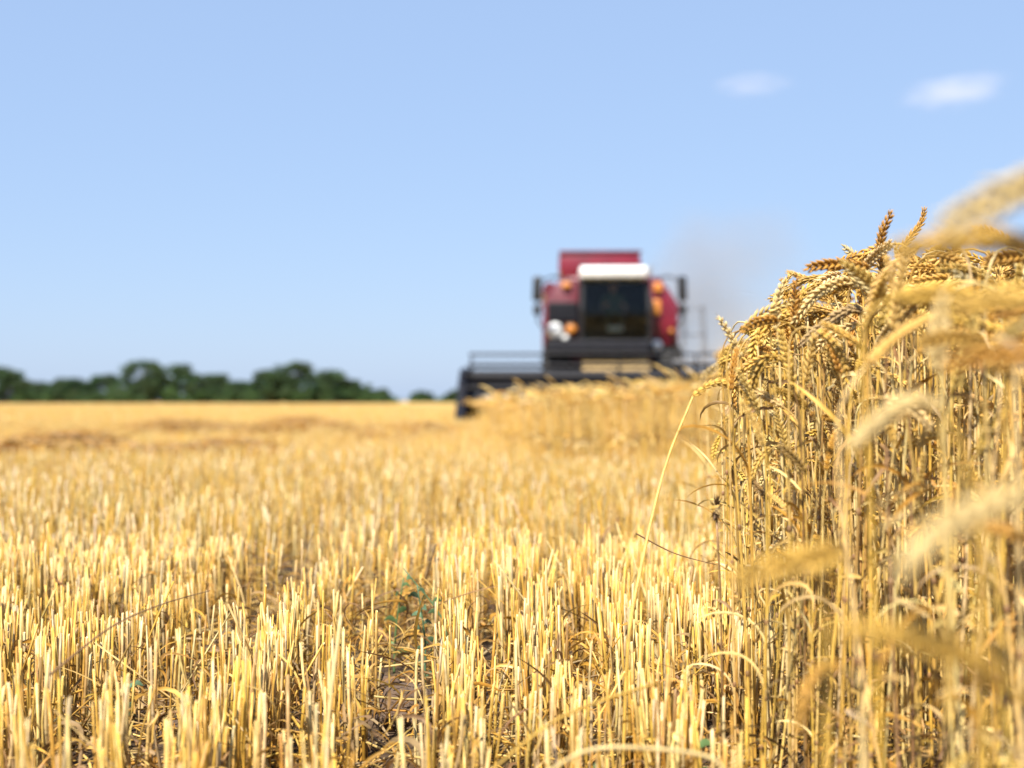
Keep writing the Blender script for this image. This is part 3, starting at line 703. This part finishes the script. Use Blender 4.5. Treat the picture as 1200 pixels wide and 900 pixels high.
for i in range(60):
    d = r.normal(size=3); d /= np.linalg.norm(d); q = V3([-.006, 0, .345]) + d * [.004, .004, .009]; e_ = nrm(np.cross(d, [.3, .2, 1]))
    hd.add([q + e_ * .0016, q - e_ * .0016, q + d * [.008, .008, .012] * r.uniform(.5, 1.2)], None, [[0, 1, 2]], BROWN * r.uniform(.25, .8))
obj('flower_head', mesh_from('flower_head', hd.arrays(), M_LEAF, False), e1)
e1 = empty('wheat_plant', gnd(487, 1.95)); tag(e1, 'single closed sheath like a pale spoon above the soil clod', 'wheat')
obj('stem', mesh_from('stem', tube(smooth_path([[0, 0, 0], [.001, 0, .12], [.003, 0, .16]], 6), .0022, 6, PALE), M_STRAW), e1)
obj('leaf', mesh_from('leaf', ribbon(smooth_path([[.003, 0, .155], [.002, 0, .18], [.006, .002, .21], [.014, .002, .235]], 8), [.004, .009, .013, .015, .014, .010, .006, .001], GOLD * .95, roll=1.5, fold=.25), M_LEAF), e1)

def weed(px_, Y, h, nl, label, seed, blue=.0):
    rr = np.random.default_rng(seed); o = empty('weed', gnd(px_, Y)); tag(o, label, 'weed')
    h *= .72; P = smooth_path([[0, 0, 0], [rr.normal(0, .01), 0, h * .5], [rr.normal(0, .02), rr.normal(0, .02), h]], 10)
    gc = np.array([.10, .17, .06]) * (1 - blue) + np.array([.10, .17, .11]) * blue
    obj('stem', mesh_from('stem', tube(P, np.linspace(.0022, .001, 10), 6, gc * 1.2), M_GREEN), o)
    for i in range(nl):
        f = .2 + .8 * i / nl; q = np.array([np.interp(f * 9, range(10), P[:, k_]) for k_ in range(3)]); az = i * 2.4; L = rr.uniform(.015, .034) * (1.1 - f * .4)
        d = np.array([math.cos(az), math.sin(az), .7]); path = smooth_path([q, q + d * L * .5, q + d * L + [0, 0, -.012]], 7)
        obj('leaf', mesh_from('leaf', ribbon(path, np.array([.15, .6, .95, 1, .8, .45, .04]) * L * .42, gc * rr.uniform(.7, 1.4), roll=math.pi / 2 if abs(math.sin(az)) > .7 else 0, fold=.12), M_GREEN), o)
weed(462, 2.5, .24, 9, 'green weed half hidden at the back of the middle gap', 1)
weed(497, 2.3, .26, 14, 'tallest blue green weed in the middle gap of the stubble', 2, .6)
weed(508, 2.4, .27, 8, 'thin green weed right of the blue green one', 3, .3)
weed(150, 2.0, .13, 9, 'low blue green weed in the gap on the left', 4, .7)
weed(560, 1.95, .10, 8, 'small grey green weed right of the soil clod', 5, .5)
weed(540, 1.9, .09, 7, 'tiny grey green weed closest to the soil clod', 6, .5)
weed(690, 1.5, .17, 6, 'yellowing weed between stubble rows under the leaning stalk', 7, 0)
weed(840, 1.6, .16, 9, 'green weed at the foot of the uncut crop', 8, 0)

def clod(px_, Y, rx, label, seed):
    rr = np.random.default_rng(seed); bm = bmesh.new(); bmesh.ops.create_icosphere(bm, subdivisions=5, radius=1)
    dirs = rr.normal(size=(26, 3)); dirs /= np.linalg.norm(dirs, axis=1)[:, None]; off = rr.uniform(.72, 1.0, 26)
    for v in bm.verts:
        q = np.array(v.co); k_ = min(1.0, np.min(np.where(dirs @ q > .05, off / np.maximum(dirs @ q, .05), 9))); k_ *= 1 + .03 * math.sin(q[0] * 17) * math.sin(q[1] * 13 + q[2] * 19)
        v.co = (q[0] * rx * k_, q[1] * rx * .8 * k_, q[2] * rx * .7 * k_)
    me = bpy.data.meshes.new('soil_clod'); bm.to_mesh(me); bm.free(); me.materials.append(M_CLOD)
    for p_ in me.polygons: p_.use_smooth = True
    o = obj('soil_clod', me); q = gnd(px_, Y); o.location = (q[0], q[1], q[2] + rx * .35); o.rotation_euler = (0, 0, rr.uniform(0, 6)); tag(o, label, 'soil clod')
clod(478, 2.1, .062, 'big brown lump of soil at the bottom of the middle gap', 1)
clod(452, 2.3, .03, 'small brown soil lump behind the big one', 2)
clod(345, 2.5, .03, 'soil lump in the wheel gap left of the middle', 3)
clod(205, 2.1, .035, 'soil lump in the gap on the left', 4)
# ------------------------------------------------------------------ combine harvester
RED = mat('red_paint', (.16, .006, .018), rough=.38, coat=.3, noise=.25, nscale=2.5)
RED2 = mat('dull_red_paint', (.12, .016, .028), rough=.5, noise=.35, nscale=3)  # darker, duller and rougher than the main red
WHITE = mat('white_paint', (.7, .7, .69), rough=.35, noise=.08, nscale=4)
DARK = mat('dark_steel', (.008, .008, .012), spec=.25, rough=.5, noise=.4, nscale=5)
STEEL = mat('grey_steel', (.20, .20, .21), rough=.5, metal=.3, noise=.3, nscale=6)
BLACK = mat('black_plastic', (.012, .012, .014), rough=.5)
TYRE = mat('tyre_rubber', (.022, .021, .02), rough=.85, noise=.4, nscale=7)
RIM = mat('rim_paint', (.55, .42, .12), rough=.5)
AMBER = mat('amber_lens', (.55, .20, .03), rough=.3, coat=.6)
LENS = mat('headlight_lens', (.82, .82, .80), rough=.15, coat=1)
DUSTY = mat('dusty_straw_covered_steel', (.40, .27, .11), rough=.8, noise=.3, nscale=6)
SEAT = mat('seat_cloth', (.05, .05, .06), rough=.9)
SKIN = mat('skin', (.50, .27, .17), rough=.5); SHIRT = mat('shirt_cloth', (.10, .14, .10), rough=.9); CAP = mat('hair', (.05, .03, .02), rough=.8)
GLASS = bpy.data.materials.new('tinted_glass'); GLASS.use_nodes = True
_n = GLASS.node_tree.nodes; _l = GLASS.node_tree.links; _n.remove(_n['Principled BSDF'])
tr = _n.new('ShaderNodeBsdfTransparent'); tr.inputs[0].default_value = (.42, .46, .42, 1); gl = _n.new('ShaderNodeBsdfGlossy'); gl.inputs['Roughness'].default_value = .03
fr = _n.new('ShaderNodeFresnel'); fr.inputs[0].default_value = 1.5; ms = _n.new('ShaderNodeMixShader')
_l.new(fr.outputs[0], ms.inputs[0]); _l.new(tr.outputs[0], ms.inputs[1]); _l.new(gl.outputs[0], ms.inputs[2]); _l.new(ms.outputs[0], _n['Material Output'].inputs[0])

class MB:
    def __init__(s): s.bm = bmesh.new()
    def box(s, c, d, bev=.02, rot=None, seg=2):
        t = bmesh.new(); bmesh.ops.create_cube(t, size=1)
        for v in t.verts: v.co = Vector((v.co.x * d[0], v.co.y * d[1], v.co.z * d[2]))
        if bev: bmesh.ops.bevel(t, geom=t.edges[:], offset=min(bev, min(d) * .45), segments=seg, affect='EDGES', profile=.5)
        M = Matrix.Translation(c) @ (rot.to_matrix().to_4x4() if rot else Matrix.Identity(4))
        bmesh.ops.transform(t, matrix=M, verts=t.verts); s._in(t); return s
    def _in(s, t):
        me = bpy.data.meshes.new('t'); t.to_mesh(me); t.free(); s.bm.from_mesh(me); bpy.data.meshes.remove(me)
    def prism(s, prof, a0, a1, axis='x', bev=.02):
        """profile extruded along x (points y,z) or along y (points x,z)"""
        t = bmesh.new(); mk = (lambda a, p: (a, p[0], p[1])) if axis == 'x' else (lambda a, p: (p[0], a, p[1]))
        v0 = [t.verts.new(mk(a0, p)) for p in prof]; v1 = [t.verts.new(mk(a1, p)) for p in prof]
        t.faces.new(v0); t.faces.new(v1[::-1]); m = len(prof)
        for i in range(m): t.faces.new([v0[i], v1[i], v1[(i + 1) % m], v0[(i + 1) % m]])
        bmesh.ops.recalc_face_normals(t, faces=t.faces)
        if bev: bmesh.ops.bevel(t, geom=t.edges[:], offset=bev, segments=2, affect='EDGES', profile=.5)
        s._in(t); return s
    def bar(s, pts, rad, n=8):
        A = tube(pts, rad, n, cap=True); t = bmesh.new(); vs = [t.verts.new(v) for v in A[0]]
        for q in list(A[1]) + list(A[2]): t.faces.new([vs[k] for k in q])
        t.faces.new([vs[k] for k in range(n)][::-1])
        bmesh.ops.recalc_face_normals(t, faces=t.faces); s._in(t); return s
    def lathe(s, prof, c, ax='x', n=40):
        """profile of (along axis, radius)"""
        t = bmesh.new(); rings = []
        for a, rr in prof:
            ring = []
            for k in range(n):
                w = 2 * math.pi * k / n; u, v = rr * math.cos(w), rr * math.sin(w)
                p_ = {'x': (a, u, v), 'y': (u, a, v), 'z': (u, v, a)}[ax]; ring.append(t.verts.new((p_[0] + c[0], p_[1] + c[1], p_[2] + c[2])))
            rings.append(ring)
        for r0, r1 in zip(rings[:-1], rings[1:]):
            for k in range(n): t.faces.new([r0[k], r1[k], r1[(k + 1) % n], r0[(k + 1) % n]])
        t.faces.new(rings[0]); t.faces.new(rings[-1][::-1]); bmesh.ops.recalc_face_normals(t, faces=t.faces); s._in(t); return s
    def build(s, name, m, parent=None, smooth=False, label=None):
        me = bpy.data.meshes.new(name); s.bm.to_mesh(me); s.bm.free(); me.materials.append(m)
        if smooth:
            for p_ in me.polygons: p_.use_smooth = True
            me.set_sharp_from_angle(angle=R(38))
        o = obj(name, me, parent)
        if label: o['label'] = label
        return o
from mathutils import Euler
CB = empty('combine_harvester', (2.18, 31.0, 0), R(-1.5))
tag(CB, 'red combine harvester with white cab roof cutting towards the camera', 'combine harvester')
# local frame: x to the right seen from the camera, y away from it, z up; front axle at y = 0
body = MB().prism([(-1.5, 1.25), (-1.5, 2.62), (-1.1, 3.22), (1.05, 3.22), (1.46, 2.62), (1.46, 1.25)], .1, 5.6, 'y', .05).build('body', RED, CB, True)
for s_ in (-1, 1):
    MB().box((s_ * 1.5, 3.2, 2.0), (.05, 2.2, 1.0), .03).build('side_panel', RED2, body, True)
    b_ = MB()
    for q in range(9): b_.box((s_ * 1.5, 4.75, 1.6 + q * .11), (.06, .9, .05), .01, Euler((0, s_ * .4, 0)))
    b_.build('vent_grille', DARK, body)
MB().prism([(-.15, 2.2), (-.15, 2.66), (.1, 2.66), (.1, 2.2)], -1.42, -.70, 'x', .01).build('dark_recess', DARK, body)
MB().prism([(5.6, 1.2), (5.6, 2.9), (6.6, 2.4), (7.0, 1.4), (6.8, .9), (6.0, .9)], -1.2, 1.2, 'x', .06).build('straw_hood', RED2, CB, True)
MB().prism([(-.4, .95), (-.4, 1.3), (5.8, 1.3), (5.8, .95)], -1.0, 1.0, 'x', .03).build('chassis', DARK, CB)
# front face of the body on both sides of the cab
MB().prism([(-1.50, 1.75), (-1.50, 2.55), (-1.15, 3.1), (-.72, 3.15), (-.72, 1.75)], -.28, .12, 'y', .04).build('front_panel', RED2, CB, True)
MB().prism([(.74, 1.72), (.74, 3.12), (1.02, 3.1), (1.4, 2.5), (1.4, 1.72)], -.28, .12, 'y', .04).build('front_panel', RED, CB, True)
MB().box((-1.08, -.31, 2.43), (.66, .10, .42), .03).build('front_dark_recess', DARK, CB)  # solid dark block stands for the dark recess
tank = MB().prism([(-1.06, 3.2), (-1.16, 3.50), (-1.12, 3.80), (.66, 3.82), (.72, 3.46), (.62, 3.2)], .9, 3.6, 'y', .04).build('grain_tank', RED, CB, True)
MB().prism([(-1.14, 3.82), (-1.14, 3.88), (.70, 3.88), (.70, 3.83)], .86, 3.64, 'y', .01).build('tank_rim', RED2, tank)
# cab
cab = MB().prism([(-1.12, 1.62), (-1.12, 1.74), (.1, 1.74), (.1, 1.62)], -.72, .78, 'x', .02).build('cab', DARK, CB)
fr_ = MB()
for x_ in (-.69, .75):
    fr_.bar([(x_, -1.1, 1.72), (x_ * .98, -1.22, 2.4), (x_ * .95, -1.08, 3.08)], .045, 8); fr_.bar([(x_, .02, 1.72), (x_, .02, 3.08)], .045, 8)
    fr_.bar([(x_, -1.1, 1.75), (x_, .02, 1.75)], .04, 6)
fr_.box((.03, -1.08, 1.95), (1.42, .05, .36), .02).build('cab_frame', BLACK, cab)
def sheet(pts_rows, th=.01):
    b = MB(); t = bmesh.new(); rows = [[t.verts.new(p_) for p_ in row] for row in pts_rows]
    for a, b2 in zip(rows[:-1], rows[1:]):
        for i in range(len(a) - 1): t.faces.new([a[i], a[i + 1], b2[i + 1], b2[i]])
    bmesh.ops.solidify(t, geom=t.faces[:], thickness=th); b._in(t); return b
xs = np.linspace(-.68, .74, 9)
sheet([[(x_ * k2, yb - .12 * (1 - ((x_ - .03) / .71) ** 2), z_) for x_ in xs] for z_, yb, k2 in ((1.78, -1.08, 1), (2.2, -1.17, .99), (2.6, -1.17, .97), (3.05, -1.05, .95))]).build('windshield', GLASS, cab, True)
for x_ in (-.71, .77):
    d_ = sheet([[(x_, -1.06, 1.8), (x_, -.0, 1.8)], [(x_, -1.16, 2.4), (x_, 0, 2.4)], [(x_, -1.02, 3.04), (x_, 0, 3.04)]]).build('side_window', GLASS, cab)
    MB().box((x_ + .03 * np.sign(x_), -.85, 2.1), (.03, .14, .04), .01).build('handle', BLACK, d_)
MB().box((.03, .07, 2.4), (1.44, .06, 1.36), .02).build('rear_wall', DARK, cab)
roof = MB().prism([(-1.34, 3.08), (-1.36, 3.27), (-1.2, 3.34), (.1, 3.36), (.16, 3.08)], -.72, .68, 'x', .05).build('cab_roof', WHITE, cab, True)
for x_ in (-.5, -.2, .2, .5): MB().lathe([(0, .04), (-.02, .045), (-.03, .03)], (x_, -1.2, 3.08), 'z', 16).build('work_light', BLACK, roof)
MB().bar([(.1, -1.25, 1.95), (.25, -1.29, 2.5)], .012, 6).build('wiper', BLACK, cab)
seat = MB().box((.0, -.42, 2.08), (.52, .5, .14), .05).build('seat', SEAT, cab, True)
MB().box((.0, -.14, 2.42), (.5, .14, .66), .06, Euler((-.12, 0, 0))).build('backrest', SEAT, seat, True)
MB().box((.0, -.42, 1.88), (.3, .3, .28), .03).build('seat_base', BLACK, seat)
w_ = MB(); pts = [(.19 * math.cos(a), -.84 + .19 * math.sin(a) * .5, 2.33 + .19 * math.sin(a) * .8) for a in np.linspace(0, 2 * math.pi, 25)]
w_.bar(pts, .015, 6).bar([(0, -.84, 2.33), (0, -.95, 1.76)], .035, 8).bar([(-.18, -.84, 2.33), (.18, -.84, 2.33)], .012, 6).build('steering_wheel', BLACK, cab)
MB().box((.02, -1.12, 2.02), (.34, .04, .13), .03).build('number_plate', LENS, cab)
# lamps
def lamp(x_, z_, r_, m, name, y_=-.33, sx=1.0, parent=CB):
    h = MB().lathe([(0, r_ * 1.12), (-.10, r_ * 1.15), (-.12, r_ * 1.05)], (x_, y_, z_), 'y', 24).build(name, BLACK, parent)
    MB().lathe([(-.115, r_), (-.15, r_ * .9), (-.18, r_ * .6), (-.19, r_ * .2)], (x_, y_, z_), 'y', 24).build('lens', m, h, True)
lamp(-1.24, 2.02, .17, LENS, 'headlight'); lamp(-.90, 2.05, .13, AMBER, 'indicator_light'); lamp(-1.02, 1.86, .07, LENS, 'headlight')
lamp(.94, 1.70, .12, LENS, 'headlight'); lamp(1.26, 2.0, .06, AMBER, 'indicator_light')
for x_, z_, h_ in ((-1.0, 3.0, .14), (.98, 2.95, .22), (.94, 2.52, .34)):
    MB().box((x_, -.33, z_), (.20, .10, h_), .045, None, 3).build('indicator_light', AMBER, CB, True)
# mirrors on their arms
for s_, x_ in ((-1, -1.62), (1, 1.42)):
    a_ = MB().bar([(x_ * .52, -1.05, 3.05), (x_ * .8, -1.15, 3.12), (x_, -1.15, 3.0), (x_, -1.15, 2.2), (x_ * .9, -.4, 2.0)], .022, 6).build('mirror_arm', BLACK, CB)
    mi = MB().box((x_, -1.18, 2.86), (.2, .09, .52), .04, Euler((0, s_ * -.04, s_ * .15)), 3).build('mirror', BLACK, a_, True)
    MB().box((x_, -1.18, 2.42), (.17, .08, .22), .03, None, 3).build('mirror', BLACK, a_, True)
# platform, rail, ladder
plat = MB().box((-.38, -.95, 1.58), (2.15, 1.0, .10), .02).build('platform', DARK, CB)
MB().box((-.33, -1.2, 1.68), (2.2, .4, .2), .03).build('platform_step', DARK, plat)
rail = MB()
for pth in ([(1.5, -.9, 1.3), (1.5, -.9, 2.45), (1.9, -.9, 2.5), (1.96, -.9, 1.3)], [(1.5, -.3, 1.3), (1.5, -.3, 2.45), (1.9, -.3, 2.5), (1.96, -.3, 1.3)], [(1.5, -.9, 1.9), (1.96, -.9, 1.9)], [(1.9, -.9, 2.5), (1.9, -.3, 2.5)]): rail.bar(pth, .02, 6)
rail.build('hand_rail', STEEL, CB)
MB().box((1.62, -.6, 1.33), (.75, .8, .07), .02).build('side_platform', STEEL, CB)
lad = MB()
for y_ in (-.85, -.4): lad.bar([(1.98, y_, 1.3), (2.06, y_, .5)], .025, 6)
for k_ in range(4): lad.box((2.0 + k_ * .018, -.62, 1.15 - k_ * .2), (.16, .45, .03), .01)
lad.build('ladder', STEEL, CB)
# wheels
def wheel(x_, y_, r_, w_, name='wheel'):
    root = MB().lathe([(-w_ * .2, r_ * .16), (-w_ * .28, r_ * .1), (-w_ * .3, .02)], (x_, y_, r_), 'x', 20).lathe([(-w_ * .2, .08), (w_ * .2, .08)], (x_, y_, r_), 'x', 12).build(name, DARK, CB)
    ty = MB().lathe([(-w_ * .42, r_ * .56), (-w_ * .5, r_ * .72), (-w_ * .47, r_ * .9), (-w_ * .3, r_ * .955), (w_ * .3, r_ * .955), (w_ * .47, r_ * .9), (w_ * .5, r_ * .72), (w_ * .42, r_ * .56)], (x_, y_, r_), 'x', 48)
    for k_ in range(22):
        for s_ in (-1, 1):
            a = 2 * math.pi * (k_ + (.5 if s_ > 0 else 0)) / 22; E_ = Euler((a, 0, 0))
            pos = Vector((x_ + s_ * w_ * .22, y_, r_)) + E_.to_matrix() @ Vector((0, 0, r_ * .965))
            ty.box(pos, (w_ * .48, .055, .07), .012, (Euler((a, 0, 0)).to_matrix() @ Euler((0, 0, s_ * .5)).to_matrix()).to_euler(), 1)
    ty.build('tyre', TYRE, root, True)
    MB().lathe([(-w_ * .40, r_ * .565), (-w_ * .36, r_ * .5), (-w_ * .1, r_ * .42), (-w_ * .08, r_ * .15), (w_ * .08, r_ * .15), (w_ * .1, r_ * .42), (w_ * .36, r_ * .5), (w_ * .40, r_ * .565)], (x_, y_, r_), 'x', 40).build('rim', RIM, root, True)
for x_ in (-1.22, 1.2): wheel(x_, 0, .85, .62)
for x_ in (-1.1, 1.1): wheel(x_, 4.9, .52, .38)
MB().bar([(-1.2, 0, .85), (1.2, 0, .85)], .12, 10).bar([(-1.1, 4.9, .52), (1.1, 4.9, .52)], .08, 10).build('axle', DARK, CB)
# unloading auger folded along the side, exhaust
MB().bar([(-1.35, .6, 2.98), (-1.38, 3.5, 3.0), (-1.40, 6.2, 3.05)], .17, 16).build('unloading_auger', RED2, CB, True)
MB().bar([(1.1, 3.9, 3.1), (1.1, 3.9, 3.65), (1.1, 4.05, 3.8)], .06, 12).build('exhaust_pipe', STEEL, CB, True)
fd = MB().prism([(-.9, 1.45), (-2.3, .95), (-2.3, .30), (-.9, .75)], -.68, .72, 'x', .03).build('feeder_house', DUSTY, CB, True)
for s_ in (-.72, .76): MB().bar([(s_, -.7, .9), (s_, -2.1, .5)], .05, 10).build('lift_cylinder', STEEL, fd)
# header with reel: six bats with tines
HX0, HX1 = -3.06, 3.06
hd_ = MB().prism([(-2.35, .22), (-2.35, 1.02), (-2.28, 1.05), (-2.25, .20), (-3.5, .12), (-3.5, .16)][::1], HX0, HX1, 'x', 0).build('header', DARK, CB)
MB().box((0, -2.32, 1.06), (6.1, .12, .12), .03).build('top_beam', DARK, hd_)
au = MB().bar([(HX0 + .05, -2.65, .50), (HX1 - .05, -2.65, .50)], .15, 16)
t = bmesh.new()
for s_ in (-1, 1):
    prev = None
    for k_ in range(0, 120):
        f = k_ / 119; a = f * 2 * math.pi * 6 * s_; x_ = s_ * (2.95 - f * 2.3)
        cur = [t.verts.new((x_, -2.65 + rr * math.cos(a), .5 + rr * math.sin(a))) for rr in (.14, .28)]
        if prev: t.faces.new([prev[0], prev[1], cur[1], cur[0]])
        prev = cur
bmesh.ops.solidify(t, geom=t.faces[:], thickness=.008); au._in(t); au.build('header_auger', STEEL, hd_)
kn = MB().box((0, -3.52, .13), (6.05, .1, .03), .008)
for k_ in range(80): kn.box((HX0 + .04 + k_ * .0763, -3.62, .13), (.022, .16, .018), .006, None, 1)
kn.build('cutter_bar', STEEL, hd_)
for s_, x_ in ((-1, HX0), (1, HX1)):
    MB().prism([(-2.2, .12), (-2.2, 1.1), (-2.7, 1.15), (-3.4, .85), (-3.9, .42), (-4.5, .16), (-4.3, .1)], x_ - .09, x_ + .09, 'x', .03).build('crop_divider', DARK, hd_, True)
    MB().bar([(x_ * .985, -2.3, 1.1), (x_ * .985, -3.1, 1.12), (x_ * .985, -3.5, 1.0)], .05, 8).build('reel_arm', DARK, hd_)
RC = Vector((0, -3.15, .98)); RR = .44
reel = MB().bar([(HX0 + .1, RC.y, RC.z), (HX1 - .1, RC.y, RC.z)], .09, 12).build('reel', DARK, hd_, True)
for x_ in (HX0 + .16, -1.5, 0, 1.5, HX1 - .16):
    sp_ = MB()
    for k_ in range(6):
        a = k_ * math.pi / 3 + .52; sp_.bar([tuple(RC + Vector((x_, 0, 0))), (x_, RC.y + RR * math.cos(a), RC.z + RR * math.sin(a))], .018, 5)
    sp_.build('reel_spider', DARK, reel)
for k_ in range(6):
    a = k_ * math.pi / 3 + .52; y_, z_ = RC.y + RR * math.cos(a), RC.z + RR * math.sin(a)
    bt = MB().bar([(HX0 + .12, y_, z_), (HX1 - .12, y_, z_)], .026, 8)
    for j in range(38): bt.bar([(HX0 + .2 + j * .152, y_, z_), (HX0 + .2 + j * .152, y_ + .03, z_ - .2)], .006, 4)
    bt.build('reel_bat', DARK, reel)

# ---- the driver
def person(loc):
    pts = {'pelvis': (0, 0, 0, .15), 'waist': (0, .02, .18, .14), 'chest': (0, .03, .38, .165), 'neck0': (0, .03, .52, .075), 'neck': (0, .02, .58, .058), 'jaw': (0, -.01, .64, .07), 'head': (0, 0, .72, .092), 'crown': (0, .01, .79, .075)}
    edges = [('pelvis', 'waist'), ('waist', 'chest'), ('chest', 'neck0'), ('neck0', 'neck'), ('neck', 'jaw'), ('jaw', 'head'), ('head', 'crown')]
    for s_, n_ in ((-1, 'l'), (1, 'r')):
        P = {'sh': (s_ * .19, .03, .47, .065), 'el': (s_ * .25, -.14, .25, .045), 'wr': (s_ * .17, -.36, .27, .030), 'pa': (s_ * .165, -.41, .29, .034)}
        for k_, v in P.items(): pts[k_ + n_] = v
        edges += [('chest', 'sh' + n_), ('sh' + n_, 'el' + n_), ('el' + n_, 'wr' + n_), ('wr' + n_, 'pa' + n_)]
        for f_ in range(4):
            o_ = (f_ - 1.5) * .02; L_ = (.9, 1, .95, .75)[f_]
            pts[f'f{f_}{n_}'] = (s_ * .165 + o_, -.41 - .045 * L_, .305, .010); pts[f'g{f_}{n_}'] = (s_ * .165 + o_, -.41 - .06 * L_, .27, .009)
            edges += [('pa' + n_, f'f{f_}{n_}'), (f'f{f_}{n_}', f'g{f_}{n_}')]
        pts['t' + n_] = (s_ * .13, -.40, .315, .012); pts['u' + n_] = (s_ * .115, -.425, .30, .010); edges += [('pa' + n_, 't' + n_), ('t' + n_, 'u' + n_)]
        L = {'hi': (s_ * .1, -.02, -.02, .095), 'kn': (s_ * .15, -.42, .0, .065), 'an': (s_ * .15, -.46, -.36, .045), 'to': (s_ * .15, -.60, -.40, .04)}
        for k_, v in L.items(): pts[k_ + n_] = v
        edges += [('pelvis', 'hi' + n_), ('hi' + n_, 'kn' + n_), ('kn' + n_, 'an' + n_), ('an' + n_, 'to' + n_)]
    names = list(pts); me = bpy.data.meshes.new('person'); me.from_pydata([pts[k_][:3] for k_ in names], [(names.index(a), names.index(b)) for a, b in edges], [])
    o = bpy.data.objects.new('person', me); COL.objects.link(o)
    sk = o.modifiers.new('skin', 'SKIN'); ss = o.modifiers.new('sub', 'SUBSURF'); ss.levels = 2; ss.render_levels = 2
    for i, k_ in enumerate(names):
        v = me.skin_vertices[0].data[i]; v.radius = (pts[k_][3], pts[k_][3]); v.use_root = (k_ == 'pelvis')
    dg = bpy.context.evaluated_depsgraph_get(); ev = o.evaluated_get(dg); m2 = bpy.data.meshes.new_from_object(ev); bpy.data.objects.remove(o)
    m2.materials.clear(); m2.materials.append(SHIRT); m2.materials.append(SKIN)
    for p_ in m2.polygons:
        p_.use_smooth = True; c = p_.center
        p_.material_index = 1 if (c.z > .57 or (c.y < -.2 and c.z > .2)) else 0
    o = obj('person', m2); o.location = loc
    hair = MB().lathe([(.0, .100), (.05, .098), (.10, .07), (.125, .02)], (0, .02, .73), 'z', 20).build('hair', CAP, o, True)
    MB().lathe([(-.028, .004), (0, .016), (.02, .010)], (0, -.102, .70), 'z', 10).build('nose', SKIN, o, True)
    for s_ in (-1, 1):
        MB().lathe([(-.006, .004), (0, .009), (.006, .004)], (s_ * .032, -.088, .725), 'y', 10).build('eye', BLACK, o, True)
        MB().lathe([(-.01, .01), (0, .026), (.01, .018)], (s_ * .096, .0, .71), 'x', 12).build('ear', SKIN, o, True)
    MB().box((0, -.088, .655), (.045, .012, .009), .003).build('mouth', SHIRT, o)
    tag(o, 'harvester driver in dark shirt sitting behind the windshield, hands on the wheel', 'person')
    return o
person(CB.matrix_world @ Vector((0, 0, 0)) + Vector((2.18, 31 - .42, 2.27)))
